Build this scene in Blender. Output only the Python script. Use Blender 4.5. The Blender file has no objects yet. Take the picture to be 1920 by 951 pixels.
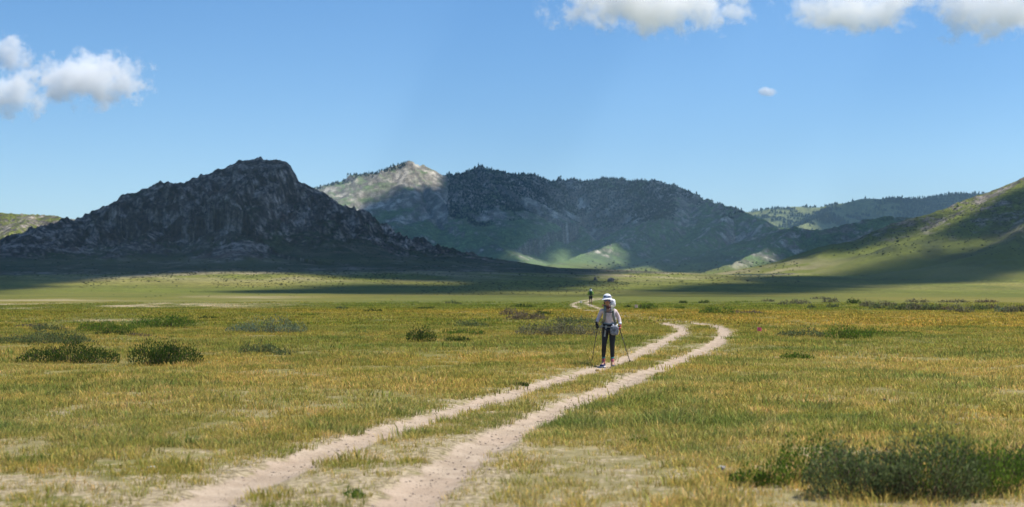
import bpy, bmesh, math, random
import numpy as np
from mathutils import Vector, Matrix, noise as mnoise
R = math.radians
scn = bpy.context.scene
COL = scn.collection

# ------------------------------------------------------------------ camera, sky, sun, exposure
CAM_Z = 1.78
FPX = 2666.7            # focal length in photo pixels (50 mm lens, 36 mm sensor, 1920 px)
CX, HY = 960.0, 539.0   # principal column, horizon row of the photo
cd = bpy.data.cameras.new('camera')
cam = bpy.data.objects.new('camera', cd); COL.objects.link(cam)
cd.lens = 50; cd.sensor_width = 36
cd.shift_y = (HY - 475.5) / 1920.0
cam.location = (0, 0, CAM_Z); cam.rotation_euler = (R(90), 0, 0)
cd.clip_start = 0.1; cd.clip_end = 60000
cd.dof.use_dof = True; cd.dof.focus_distance = 34.0; cd.dof.aperture_fstop = 1.8
scn.camera = cam

SUN_EL, SUN_AZ = 62.0, 76.0      # azimuth clockwise from +Y (view direction) -> sun is high on the right, a little behind the walkers
sdir = Vector((math.sin(R(SUN_AZ)) * math.cos(R(SUN_EL)), math.cos(R(SUN_AZ)) * math.cos(R(SUN_EL)), math.sin(R(SUN_EL))))
w = bpy.data.worlds.new('World'); scn.world = w; w.use_nodes = True
nt = w.node_tree; nt.nodes.clear()
sky = nt.nodes.new('ShaderNodeTexSky'); sky.sky_type = 'NISHITA'; sky.sun_disc = False
sky.sun_elevation = R(SUN_EL); sky.sun_rotation = R(SUN_AZ)
sky.altitude = 1500; sky.air_density = 1.0; sky.dust_density = 0.7; sky.ozone_density = 4.0
hs = nt.nodes.new('ShaderNodeHueSaturation'); hs.inputs['Saturation'].default_value = 1.2
bg = nt.nodes.new('ShaderNodeBackground'); bg.inputs['Strength'].default_value = 0.105
wo = nt.nodes.new('ShaderNodeOutputWorld')
nt.links.new(sky.outputs[0], hs.inputs['Color']); nt.links.new(hs.outputs[0], bg.inputs[0]); nt.links.new(bg.outputs[0], wo.inputs[0])
sl = bpy.data.lights.new('sun', 'SUN'); sl.energy = 4.8; sl.angle = R(0.6); sl.color = (1.0, 0.955, 0.88)
so = bpy.data.objects.new('sun', sl); COL.objects.link(so)
so.rotation_euler = (-sdir).to_track_quat('-Z', 'Y').to_euler()
so.location = (300, 200, 800)
vs = scn.view_settings
scn.display_settings.display_device = 'sRGB'
vs.view_transform = 'Standard'; vs.look = 'None'; vs.gamma = 1; vs.exposure = 0.47; vs.use_curve_mapping = False
cy = scn.cycles
cy.use_denoising = True
cy.max_bounces = 18; cy.diffuse_bounces = 2; cy.glossy_bounces = 1; cy.transmission_bounces = 2
cy.volume_bounces = 16; cy.transparent_max_bounces = 16
cy.caustics_reflective = False; cy.caustics_refractive = False

# ------------------------------------------------------------------ helpers
def tag(o, label=None, cat=None, group=None, kind=None):
    if label: o['label'] = label
    if cat: o['category'] = cat
    if group: o['group'] = group
    if kind: o['kind'] = kind
    return o

def mesh_obj(name, verts, faces, mat=None, parent=None, smooth=False):
    me = bpy.data.meshes.new(name)
    verts = np.asarray(verts, dtype=np.float32)
    if isinstance(faces, np.ndarray):
        n = len(faces); k = faces.shape[1]
        me.vertices.add(len(verts)); me.vertices.foreach_set('co', verts.ravel())
        me.loops.add(n * k); me.loops.foreach_set('vertex_index', faces.astype(np.int32).ravel())
        me.polygons.add(n)
        me.polygons.foreach_set('loop_start', np.arange(0, n * k, k, dtype=np.int32))
        me.polygons.foreach_set('loop_total', np.full(n, k, dtype=np.int32))
        me.update(calc_edges=True)
    else:
        me.from_pydata([tuple(map(float, v)) for v in verts], [], faces); me.update()
    if smooth: me.polygons.foreach_set('use_smooth', np.ones(len(me.polygons), dtype=bool))
    if mat: me.materials.append(mat)
    o = bpy.data.objects.new(name, me); COL.objects.link(o)
    if parent: o.parent = parent
    return o

def fattr(me, name, data):
    a = me.attributes.new(name, 'FLOAT', 'POINT'); a.data.foreach_set('value', np.asarray(data, np.float32))
def cattr(me, name, rgb):
    a = me.attributes.new(name, 'FLOAT_COLOR', 'POINT')
    c = np.ones((len(rgb), 4), np.float32); c[:, :3] = rgb; a.data.foreach_set('color', c.ravel())

class NT:
    """small node-tree writer"""
    def __init__(s, name, out=True):
        s.m = bpy.data.materials.new(name); s.m.use_nodes = True; s.t = s.m.node_tree; s.t.nodes.clear()
        s.out = s.t.nodes.new('ShaderNodeOutputMaterial')
    def n(s, typ, inp=None, **kw):
        nd = s.t.nodes.new(typ)
        for k, v in kw.items(): setattr(nd, k, v)
        for k, v in (inp or {}).items(): s.put(nd.inputs[k], v)
        return nd
    def put(s, sock, v):
        if isinstance(v, bpy.types.NodeSocket): s.t.links.new(v, sock)
        elif isinstance(v, bpy.types.Node): s.t.links.new(v.outputs[0], sock)
        else: sock.default_value = v
    def math(s, op, a, b=0.0, clamp=False):
        nd = s.n('ShaderNodeMath', operation=op, use_clamp=clamp); s.put(nd.inputs[0], a); s.put(nd.inputs[1], b); return nd.outputs[0]
    def mix(s, f, a, b, blend='MIX'):
        nd = s.n('ShaderNodeMix', data_type='RGBA', blend_type=blend)
        s.put(nd.inputs[0], f); s.put(nd.inputs[6], a); s.put(nd.inputs[7], b); return nd.outputs[2]
    def noise(s, vec, scale, detail=3.0, rough=0.55):
        nd = s.n('ShaderNodeTexNoise', {'Scale': scale, 'Detail': detail, 'Roughness': rough})
        s.put(nd.inputs['Vector'], vec); return nd.outputs[0]
    def ramp(s, f, a, b, c0=0.0, c1=1.0):
        nd = s.n('ShaderNodeMapRange', {'From Min': a, 'From Max': b, 'To Min': c0, 'To Max': c1}, interpolation_type='SMOOTHSTEP')
        s.put(nd.inputs[0], f); return nd.outputs[0]

def c4(c): return (c[0], c[1], c[2], 1.0)

def simple_mat(name, col, rough=0.8, var=0.12, scale=40.0, spec=0.3, trans=0.0, bump=0.0):
    m = NT(name)
    tc = m.n('ShaderNodeTexCoord')
    nz = m.noise(tc.outputs['Object'], scale, 3)
    k = m.ramp(nz, 0.3, 0.7, 1 - var, 1 + var)
    v = m.n('ShaderNodeVectorMath', operation='SCALE'); v.inputs[0].default_value = col[:3]; m.put(v.inputs['Scale'], k)
    b = m.n('ShaderNodeBsdfPrincipled', {'Roughness': rough, 'Specular IOR Level': spec})
    m.put(b.inputs['Base Color'], v.outputs[0])
    if bump:
        bp = m.n('ShaderNodeBump', {'Strength': bump, 'Distance': 0.01}); m.put(bp.inputs['Height'], nz)
        m.put(b.inputs['Normal'], bp.outputs[0])
    m.put(m.out.inputs[0], b.outputs[0])
    return m.m

# ------------------------------------------------------------------ numpy noise
_rs = np.random.RandomState(7)
_perm = _rs.permutation(4096).astype(np.int64)
_g = _rs.uniform(0, 2 * np.pi, 4096); _gx, _gy = np.cos(_g), np.sin(_g)
def pnoise(x, y):
    xi = np.floor(x).astype(np.int64); yi = np.floor(y).astype(np.int64)
    xf = x - xi; yf = y - yi
    u = xf * xf * xf * (xf * (xf * 6 - 15) + 10); v = yf * yf * yf * (yf * (yf * 6 - 15) + 10)
    def g(ix, iy, dx, dy):
        h = _perm[(_perm[ix & 4095] + iy) & 4095]
        return _gx[h] * dx + _gy[h] * dy
    a = g(xi, yi, xf, yf); b = g(xi + 1, yi, xf - 1, yf); c = g(xi, yi + 1, xf, yf - 1); d = g(xi + 1, yi + 1, xf - 1, yf - 1)
    return (a + (b - a) * u + ((c + (d - c) * u) - (a + (b - a) * u)) * v) * 1.5
def fbm(x, y, scale, oct=4, rough=0.5, seed=0.0):
    r = np.zeros_like(x); a = 1.0; f = 1.0 / scale; t = 0
    for i in range(oct):
        r += a * pnoise(x * f + 17.3 * i + seed, y * f - 9.1 * i + seed * 1.7); t += a; a *= rough; f *= 2.03
    return r / t
def ridged(x, y, scale, oct=4, rough=0.5, seed=0.0):
    r = np.zeros_like(x); a = 1.0; f = 1.0 / scale; t = 0
    for i in range(oct):
        n = 1 - np.abs(pnoise(x * f + 31.7 * i + seed, y * f + 5.1 * i - seed)) * 1.6
        r += a * n; t += a; a *= rough; f *= 2.07
    return r / t
def sstep(x, a, b):
    t = np.clip((x - a) / (b - a), 0, 1); return t * t * (3 - 2 * t)

# ------------------------------------------------------------------ terrain
def W3(px, py, Y):
    return ((px - CX) / FPX * Y, Y, CAM_Z + (HY - py) / FPX * Y)

def seg_dist(x, y, P):
    """nearest point on polyline P[(x,y,v...)]: distance and interpolated values"""
    best = np.full(x.shape, 1e12); vals = [np.zeros(x.shape) for _ in range(len(P[0]) - 2)]
    for a, b in zip(P[:-1], P[1:]):
        dx, dy = b[0] - a[0], b[1] - a[1]; L2 = dx * dx + dy * dy + 1e-9
        t = np.clip(((x - a[0]) * dx + (y - a[1]) * dy) / L2, 0, 1)
        d2 = (x - a[0] - t * dx) ** 2 + (y - a[1] - t * dy) ** 2
        m = d2 < best; best = np.where(m, d2, best)
        for k in range(len(vals)): vals[k] = np.where(m, a[2 + k] + t * (b[2 + k] - a[2 + k]), vals[k])
    return np.sqrt(best), vals

BACKW = {'rocky': .75, 'back': .8, 'mount': 1.0, 'spur': .6, 'forest': 1.0, 'grass': .42}
APRON = [(-420, 760, 12), (-250, 780, 14), (-100, 800, 15), (0, 860, 11), (60, 960, 5), (110, 1080, 1)]
APRON_R = [(200, 1250, 5), (380, 1020, 13), (700, 900, 16), (1200, 800, 18)]
def base_h(x, y):
    r = np.sqrt(x * x + y * y)
    yy = np.maximum(y - 620, 0)
    b = 24 * (yy / 2400) ** 1.15
    d, (a,) = seg_dist(x, y, APRON)
    b = b + a * np.exp(-(d / 185.0) ** 2)
    d, (a,) = seg_dist(x, y, APRON_R)
    b = b + a * np.exp(-(d / 230.0) ** 2)
    b = b + 1.6 * fbm(x, y, 160, 3, 0.5, 3.3) * sstep(r, 170, 420)
    b = b + 3.0 * fbm(x, y, 420, 2, 0.5, 8.3) * sstep(r, 500, 1200)
    b = b + 0.10 * fbm(x, y, 9, 2, 0.5, 1.3) * sstep(r, 90, 200)
    return b

# name, W0, W per metre of height, power, [(px,py,Y)]
RIDGES = [
 ('rocky', 95, 2.25, 1.6, [(-420, 520, 800), (-250, 500, 780), (-120, 478, 770), (0, 462, 770), (34, 452, 780), (67, 435, 800), (101, 421, 830), (140, 412, 850), (165, 403, 860), (190, 389, 865), (215, 378, 870), (240, 365, 875),
   (265, 357, 880), (290, 349, 885), (312, 341, 888), (325, 343, 890), (345, 342, 892), (370, 334, 895), (400, 322, 897), (420, 316, 898), (437, 307, 900), (455, 299, 900),
   (475, 296, 900), (500, 297, 900), (520, 300, 900), (535, 303, 900), (545, 311, 900), (553, 324, 900), (560, 340, 900), (575, 349, 900), (600, 359, 900), (625, 374, 902),
   (650, 393, 905), (680, 409, 910), (700, 426, 915), (740, 441, 925), (780, 456, 940), (830, 469, 950), (880, 481, 960), (930, 493, 980), (980, 504, 1000), (1030, 513, 1020), (1080, 521, 1040), (1120, 528, 1060), (1170, 537, 1080)]),
 ('rocky', 35, 2.2, 1.5, [(330, 400, 860), (290, 430, 820), (240, 460, 770), (200, 490, 720)]),
 ('rocky', 35, 2.2, 1.4, [(500, 330, 885), (490, 380, 840), (470, 420, 800), (455, 460, 750), (440, 485, 710)]),
 ('rocky', 35, 2.2, 1.4, [(600, 370, 895), (640, 420, 860), (700, 460, 830), (760, 490, 800), (830, 510, 790)]),
 ('back', 60, 3.0, 1.4, [(-300, 380, 1400), (-40, 397, 1400), (0, 398, 1400), (40, 401, 1400), (80, 403, 1390), (110, 406, 1380), (150, 413, 1370), (260, 450, 1350)]),
 ('back', 60, 3.0, 1.4, [(60, 402, 1390), (30, 430, 1300), (0, 450, 1200)]),
 ('mount', 120, 2.5, 1.35, [(520, 375, 3100), (595, 352, 3080), (640, 340, 3060), (680, 330, 3050), (715, 322, 3020), (740, 312, 3000), (768, 303, 3000), (790, 310, 3000), (815, 318, 3000), (830, 325, 3000), (860, 328, 3050),
   (885, 318, 3100), (905, 314, 3100), (930, 319, 3100), (960, 328, 3150), (985, 325, 3200), (1010, 333, 3200), (1030, 340, 3230), (1055, 341, 3250), (1075, 336, 3250), (1095, 340, 3250), (1120, 339, 3230),
   (1150, 336, 3200), (1180, 340, 3180), (1210, 339, 3150), (1240, 342, 3100), (1265, 350, 3050), (1290, 362, 3000), (1310, 374, 2950), (1340, 384, 2850), (1370, 392, 2750), (1400, 402, 2650), (1425, 417, 2500), (1455, 436, 2350), (1480,450,2250)]),
 ('mount', 70, 2.2, 1.3, [(768, 305, 2990), (800, 350, 2880), (850, 400, 2740), (910, 445, 2580), (960, 480, 2420), (1000, 500, 2250)]),
 ('mount', 60, 2.2, 1.3, [(640, 345, 3050), (655, 380, 2900), (690, 430, 2750), (760, 470, 2600)]),
 ('mount', 60, 2.0, 1.3, [(905, 316, 3090), (925, 350, 3000), (950, 390, 2900), (990, 425, 2800)]),
 ('mount', 60, 2.0, 1.3, [(1075, 338, 3240), (1070, 375, 3120), (1075, 410, 3000), (1100, 440, 2850)]),
 ('mount', 80, 2.2, 1.3, [(1265, 352, 3040), (1262, 385, 2850), (1240, 415, 2700), (1190, 445, 2550), (1120, 470, 2400), (1060, 490, 2250), (1010, 505, 2100)]),
 ('mount', 80, 2.2, 1.3, [(1370, 394, 2740), (1350, 425, 2500), (1310, 455, 2300), (1260, 480, 2100), (1220, 500, 1950), (1190, 515, 1800)]),
 ('spur', 100, 2.6, 1.35, [(1425, 440, 2150), (1453, 433, 2100), (1490, 425, 2050), (1520, 431, 2000), (1560, 428, 2000), (1600, 418, 2000), (1640, 409, 2000), (1665, 403, 2000), (1690, 406, 2000), (1720, 410, 2000), (1760, 407, 2000), (1850, 395, 2000), (1980, 370, 2000)]),
 ('spur', 60, 2.4, 1.3, [(1490, 427, 2040), (1465, 450, 1930), (1420, 475, 1820), (1370, 497, 1700), (1310, 517, 1580)]),
 ('forest', 200, 3.0, 1.2, [(1250, 410, 4900), (1370, 394, 4900), (1400, 398, 4900), (1440, 390, 4900), (1500, 387, 4900), (1545, 387, 4900), (1580, 380, 5000), (1620, 372, 5000), (1660, 371, 5000), (1720, 373, 5100), (1760, 366, 5100), (1800, 361, 5100), (1840, 363, 5100), (1870, 365, 5000), (1950, 360, 5000), (2200, 350, 5000)]),
 ('forest', 120, 2.4, 1.2, [(1560, 384, 4950), (1540, 405, 4500), (1500, 425, 4200)]),
 ('grass', 60, 2.9, 1.35, [(2500, 215, 1150), (2250, 235, 1120), (2100, 262, 1100), (1980, 302, 1100), (1920, 334, 1120), (1890, 349, 1140), (1860, 366, 1160), (1830, 379, 1180), (1800, 392, 1200), (1760, 408, 1230), (1720, 424, 1260), (1690, 441, 1290), (1640, 457, 1340), (1590, 471, 1390), (1540, 484, 1440), (1480, 499, 1500), (1400, 514, 1570), (1330, 528, 1640), (1270, 540, 1700)]),
 ('grass', 60, 2.4, 1.3, [(1980, 305, 1095), (1950, 360, 1020), (1925, 415, 940), (1895, 462, 860)]),
 ('grass', 50, 2.2, 1.3, [(1760, 410, 1225), (1740, 450, 1130), (1715, 485, 1030)]),
]
OWN = ['rocky', 'back', 'mount', 'spur', 'forest', 'grass']
_RC = []
for nm, W0, Wk, pw, pts in RIDGES:
    P = []
    for (px, py, Y) in pts:
        x, y, z = W3(px, py, Y)
        b = float(base_h(np.array([x]), np.array([y]))[0])
        P.append((x, y, max(z - b, 0.2), math.hypot(x, y)))
    _RC.append((OWN.index(nm), W0, Wk, pw, P, BACKW[nm]))

def smooth_h(x, y):
    """terrain without detail: height, owner index (-1 = plain), relief above the plain, closeness to crest"""
    b = base_h(x, y)
    rel = np.zeros_like(x); own = np.full(x.shape, -1); crest = np.zeros_like(x)
    wx = x + 14 * fbm(x, y, 130, 2, 0.5, 5.0) * sstep(y, 600, 1200); wy = y + 14 * fbm(x, y, 130, 2, 0.5, 9.0) * sstep(y, 600, 1200)
    for oi, W0, Wk, pw, P, bw in _RC:
        d, (zr, rp) = seg_dist(x, y, P)
        side = sstep((np.hypot(x, y) - rp) / (d + 1e-3), -.5, .7)
        q = np.clip(d / ((W0 + Wk * zr) * (1 + (bw - 1) * side)), 0, 1)
        h = zr * (1 - q) ** pw
        m = h > rel
        rel = np.where(m, h, rel); own = np.where(m & (h > 0.6), oi, own); crest = np.where(m, 1 - q, crest)
    return b + rel, own, rel, crest

def detail_h(x, y, own, rel, crest):
    z = np.zeros_like(x)
    k = np.clip(rel / 25.0, 0, 1)
    m = own == 0
    if m.any():
        X, Y = x[m], y[m]; kk = np.clip(rel[m] / 22, 0, 1); cr = sstep(crest[m], 0.25, 0.75)
        wx = X + 7 * fbm(X, Y, 30, 2, .5, 2.); wy = Y + 7 * fbm(X, Y, 30, 2, .5, 4.)
        d = (ridged(wx * .9, wy * 1.25, 46, 5, .55, 1.) - .62) * 9.0 * kk * (0.45 + 0.8 * cr) + (ridged(X * 1.0, Y * .45, 95, 2, .5, 15.) - .7) * 13.0 * kk
        crag = ridged(wx * .85, wy * 1.3, 12, 4, .62, 6.) - .6
        d += crag * 7.0 * kk * (0.3 + cr) * (1 - 0.8 * sstep(crest[m], 0.965, 1.0))
        st = fbm(wx, wy, 15, 2, .5, 12.); h0 = rel[m] + 6 * st
        d += (np.abs(((h0 / 6.5) % 1.0) - .5) * 2 - .5) * 1.7 * kk * (0.3 + cr)
        cp = 1 - .88 * sstep(crest[m], 0.86, .97)
        jag = np.maximum(fbm(X, Y, 9, 3, .6, 33.), 0) * 5.0 * np.clip(rel[m] / 30, 0, 1) * sstep(crest[m], .8, .97)
        d = d * cp + 1.1 * fbm(X, Y, 3.5, 2, .6, 3.) * kk + jag
        z[m] = d
    for oi, A, S in ((1, 4.5, 60), (2, 34, 260), (3, 11, 120), (4, 26, 420), (5, 5.0, 75)):
        m = own == oi
        if not m.any(): continue
        X, Y = x[m], y[m]
        kk = np.clip(rel[m] / (A * 2.2), 0, 1)
        top = 1 - 0.9 * sstep(crest[m], 0.82, .98)
        wx = X + S * .25 * fbm(X, Y, S, 2, .5, 2.); wy = Y + S * .25 * fbm(X, Y, S, 2, .5, 4.)
        d = (ridged(wx, wy * .7, S, 5, .5, 4.) - .66) * A * kk * top
        if oi == 2: d += (ridged(wx, wy, 42, 4, .6, 9.) - .6) * 8 * kk * (0.5 + 0.5 * crest[m])
        if oi == 2: d += np.maximum(fbm(X, Y, 45, 3, .6, 33.), 0) * 16 * sstep(crest[m], .85, .98) * kk
        if oi == 3: d += (ridged(wx, wy, 24, 3, .6, 9.) - .6) * 5 * kk * (0.3 + crest[m] ** 2)
        if oi == 5: d += (ridged(wx, wy, 13, 4, .6, 9.) - .6) * 2.2 * kk * sstep(rel[m], 8, 40)
        if oi == 1: d += (ridged(wx, wy, 14, 4, .6, 9.) - .6) * 3.5 * kk
        z[m] = d
    return z

def terr_h(x, y):
    h, own, rel, cr = smooth_h(x, y)
    return h + detail_h(x, y, own, rel, cr) + rut_h(x, y), own, rel, cr

# wheel ruts, as the photo shows them, on the flat plain (z = 0)
def G(px, py, z=0.0):
    Y = (CAM_Z - z) * FPX / (py - HY); return ((px - CX) / FPX * Y, Y)
LEFT_RUT = [(150, 1085), (360, 951), (640, 835), (887, 759), (1002, 725), (1100, 697), (1142, 685), (1199, 663), (1228, 647), (1259, 634), (1279, 622), (1274, 613), (1250, 606), (1215, 600), (1165, 593), (1125, 587), (1098, 582), (1083, 578), (1075, 573), (1077, 569), (1095, 564), (1125, 559)]
RIGHT_RUT = [(500, 1085), (745, 951), (887, 845), (1002, 788), (1133, 733), (1256, 681), (1321, 655), (1354, 634), (1359, 622), (1340, 611), (1305, 605.5), (1262, 600), (1210, 594.5), (1165, 589), (1140, 584), (1118, 577), (1104, 571), (1100, 567), (1120, 562), (1150, 558)]
def resample(P, step=0.5):
    P = [np.array(p, float) for p in P]; out = []
    for i in range(len(P) - 1):
        p0 = P[max(i - 1, 0)]; p1 = P[i]; p2 = P[i + 1]; p3 = P[min(i + 2, len(P) - 1)]
        n = max(2, int(np.linalg.norm(p2 - p1) / step)) if i < 8 else max(2, int(np.linalg.norm(p2 - p1) / 3))
        n = min(n, 14)
        for k in range(n):
            t = k / n
            out.append(0.5 * ((2 * p1) + (-p0 + p2) * t + (2 * p0 - 5 * p1 + 4 * p2 - p3) * t * t + (-p0 + 3 * p1 - 3 * p2 + p3) * t ** 3))
    out.append(P[-1]); return [tuple(p) for p in out]
RUT_A = resample([G(*p) for p in LEFT_RUT], 1.5)
RUT_B = resample([G(*p) for p in RIGHT_RUT], 1.5)
RW = 0.235
def rut_d(x, y):
    da = np.full(x.shape, 50.0); db = np.full(x.shape, 50.0)
    m = (y > 2) & (y < 270) & (np.abs(x) < 60)
    if m.any():
        da[m] = seg_dist(x[m], y[m], RUT_A)[0]; db[m] = seg_dist(x[m], y[m], RUT_B)[0]
    return da, db
def rut_h(x, y):
    da, db = rut_d(x, y); d = np.minimum(da, db)
    m = np.sqrt(x * x + y * y) < 120
    return np.where(m, -0.055 * (1 - sstep(d, RW * .4, RW * 1.7)) + 0.035 * fbm(x, y, 1.9, 3, .55, 4.) * sstep(d, .1, .7), 0)

# polar sheet
def rng(a, b, ratio):
    n = max(2, int(math.log(b / a) / math.log(ratio))); return np.geomspace(a, b, n, endpoint=False)
QUAL = 1.0
rows = np.concatenate([[0.6, 1.5, 3, 5], rng(7, 60, 1.0055), rng(60, 420, 1.012), np.arange(420, 1480, 2.1), rng(1480, 3500, 1.0028), rng(3500, 5600, 1.006), rng(5600, 9400, 1.06), [9400]])
th = np.concatenate([np.arange(-180, -44, 4), np.arange(-44, -21.4, .3), np.arange(-21.4, 21.4, .045), np.arange(21.4, 44, .3), np.arange(44, 180, 4)])
th = np.radians(th)
NR, NC = len(rows), len(th)
Rg, Tg = np.meshgrid(rows, th, indexing='ij')
gx = (Rg * np.sin(Tg)).ravel(); gy = (Rg * np.cos(Tg)).ravel()
gh, own, rel, crest = smooth_h(gx, gy)
gz = gh + detail_h(gx, gy, own, rel, crest) + rut_h(gx, gy)
Z2 = gz.reshape(NR, NC)
# slope (from the finished heights)
dzr = np.gradient(Z2, axis=0) / np.gradient(rows)[:, None]
dzt = np.gradient(Z2, axis=1) / (np.gradient(th)[None, :] * rows[:, None])
slope = np.sqrt(dzr ** 2 + dzt ** 2).ravel()

def ground_z(x, y):
    """bilinear look-up of the finished sheet"""
    x = np.atleast_1d(np.asarray(x, float)); y = np.atleast_1d(np.asarray(y, float))
    r = np.hypot(x, y); t = np.arctan2(x, y)
    i = np.clip(np.searchsorted(rows, r) - 1, 0, NR - 2); j = np.clip(np.searchsorted(th, t) - 1, 0, NC - 2)
    a = np.clip((r - rows[i]) / (rows[i + 1] - rows[i]), 0, 1); b = np.clip((t - th[j]) / (th[j + 1] - th[j]), 0, 1)
    return (Z2[i, j] * (1 - a) * (1 - b) + Z2[i + 1, j] * a * (1 - b) + Z2[i, j + 1] * (1 - a) * b + Z2[i + 1, j + 1] * a * b)
def gz1(x, y): return float(ground_z(x, y)[0])
_YS = np.concatenate([np.geomspace(8, 400, 700), np.arange(400, 6000, 2.0)])
def hit(px, py):
    """where the sight line through a photo pixel meets the terrain"""
    x = (px - CX) / FPX * _YS; z = CAM_Z + (HY - py) / FPX * _YS
    g = ground_z(x, _YS); k = np.argmax(z < g)
    if not (z < g).any(): return None
    return Vector((x[k], _YS[k], g[k]))

# ---- base colours of the land (albedo only)
N = len(gx)
def col(*c): return np.array(c, float)
def lerp(a, b, t): return a * (1 - t[:, None]) + b * t[:, None]
rr = np.hypot(gx, gy)
C = np.zeros((N, 3)) + col(.118, .118, .022)
n1 = fbm(gx, gy, 38, 3, .55, 21.); n2 = fbm(gx, gy * .35, 7, 3, .6, 31.); n3 = fbm(gx, gy * .4, 90, 3, .5, 41.)
C = lerp(C, col(.150, .125, .020) + np.zeros((N, 3)), sstep(n1 + .5 * n2, -.1, .5))
C = lerp(C, col(.080, .105, .026) + np.zeros((N, 3)), sstep(n2 - .3 * n1, .05, .6) * .8)
# ochre belt of dry grass across the plain (about 45 to 100 m out, strongest on the right)
belt = sstep(gy, 46, 62) * (1 - sstep(gy + 14 * n3, 98, 112)) * (0.45 + 0.55 * sstep(gx, -8, 14)) * (0.65 + .5 * n1)
C = lerp(C, col(.195, .142, .030) + np.zeros((N, 3)), np.clip(belt, 0, 1))
# greener ground beyond
far = sstep(gy, 100, 150)
gC = lerp(col(.098, .108, .018) + np.zeros((N, 3)), col(.158, .138, .028) + np.zeros((N, 3)), sstep(n3 + .4 * n1, -.3, .5))
C = lerp(C, gC, far)
straw = lerp(col(.27, .225, .115) + np.zeros((N, 3)), col(.150, .145, .045) + np.zeros((N, 3)), sstep(n2 + fbm(gx, gy, 1.3, 3, .6, 61.), -.3, .5))
C = lerp(C, straw, .8 * (1 - sstep(gy, 18, 62)))
# dry pale terraces to the left
px0 = gx / np.maximum(gy, 1)
pale = np.maximum(sstep(gy + 45 * n3 + 14 * n1, 106, 128) * (1 - sstep(gy + 60 * n1, 140, 185)) * sstep(-px0, .10, .26), sstep(gy + 3 * n2, 70, 74) * (1 - sstep(gy, 77, 82)) * .7 * sstep(-px0, .22, .30)) * sstep(n1 + .9 * n2 + .2, -.05, .4)
pale = np.maximum(pale, .7 * sstep(gy, 175, 200) * (1 - sstep(gy, 260, 300)) * sstep(-px0, .12, .2) * sstep(n1 + n3, .1, .45))
C = lerp(C, col(.33, .265, .165) + np.zeros((N, 3)), np.clip(pale, 0, 1))
# beyond 300 m: meadow green of the valley and aprons
vg = sstep(rr, 260, 520)
vC = lerp(col(.112, .122, .018) + np.zeros((N, 3)), col(.180, .160, .038) + np.zeros((N, 3)), sstep(fbm(gx, gy, 120, 4, .6, 51.), -.15, .5))
C = lerp(C, vC, vg)
# sandy aprons right under the rocky hill and at the valley mouth
dap, _ = seg_dist(gx, gy, [(-330, 690), (-200, 655), (-60, 660), (60, 760), (160, 980), (300, 1150)])
C = lerp(C, col(.30, .24, .15) + np.zeros((N, 3)), .75 * np.exp(-(dap / 55) ** 2) * sstep(fbm(gx, gy, 40, 4, .6, 61.), -.25, .25))
hillg = np.zeros((N, 3))
rock = np.zeros(N)
nf = fbm(gx, gy, 9, 3, .6, 71.); ns_ = fbm(gx, gy * 2.0, 4.6, 3, .65, 75.); nm = fbm(gx, gy, 45, 4, .6, 72.); nb = fbm(gx, gy, 260, 4, .55, 73.)
# rocky hill
m = own == 0
nw = fbm(gx + .5 * gy, gy * 1.4, 75, 3, .55, 77.)
rk = sstep(slope * .9 + .35 * nf + .35 * nm + .95 * nw + .9 * (crest - .55), .22, .60)
gcol = lerp(col(.036, .046, .018) + np.zeros((N, 3)), col(.095, .085, .050) + np.zeros((N, 3)), sstep(nm + nf * .5, -.2, .5))
rcol = lerp(col(.042, .032, .026) + np.zeros((N, 3)), col(.275, .22, .18) + np.zeros((N, 3)), sstep(ns_ * 1.1 + .5 * nf + .35 * nm + .22 * np.sin(rel * .9 + 5 * nm), -.2, .5))
rcol = lerp(rcol, col(.15, .085, .06) + np.zeros((N, 3)), .6 * sstep(nm - .3 * nf, .2, .5))
hc = lerp(gcol, rcol, np.where(m, rk, 0))
C = np.where(m[:, None], lerp(C, hc, sstep(rel + 1.2 * nf, .2, 3.5)), C)
# scrubby talus below the rocks; the left end is cloud shadow painted dark
foot = np.interp(gx, [-420, -300, -200, -60, 60, 160, 300, 420], [560, 600, 632, 655, 735, 900, 1130, 1200])
tal = (own < 1) & (gy > foot - 30) & (gy < 1250) & (gx < 330)
tk = sstep(gy + 26 * nm + 10 * nf, foot - 2, foot + 22) * (1 - sstep(gx, 230, 330)) * (1 - sstep(rel, .5, 4))
tcol = lerp(lerp(col(.040, .050, .020) + np.zeros((N, 3)), col(.090, .082, .045) + np.zeros((N, 3)), sstep(nm + .4 * nf, -.2, .4)), col(.19, .155, .125) + np.zeros((N, 3)), sstep(nf + .8 * nm, .25, .6))
C = np.where(tal[:, None], lerp(C, tcol, tk), C)
# hill behind on the left and grass hill on the right: green with outcrops
for oi in (1, 5):
    m = own == oi
    rk = sstep(slope * (1.0 if oi == 1 else .9) + .55 * nm + .5 * nf, .40, .66) * sstep(rel, 12, 40)
    g2 = lerp(col(.105, .118, .018) + np.zeros((N, 3)), col(.042, .050, .014) + np.zeros((N, 3)), sstep(nm + nb, -.1, .5))
    r2 = lerp(col(.10, .085, .065) + np.zeros((N, 3)), col(.26, .22, .18) + np.zeros((N, 3)), sstep(nf, -.2, .5))
    C = np.where(m[:, None], lerp(C, lerp(g2, r2, rk), sstep(rel, 2, 14)), C)
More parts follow.
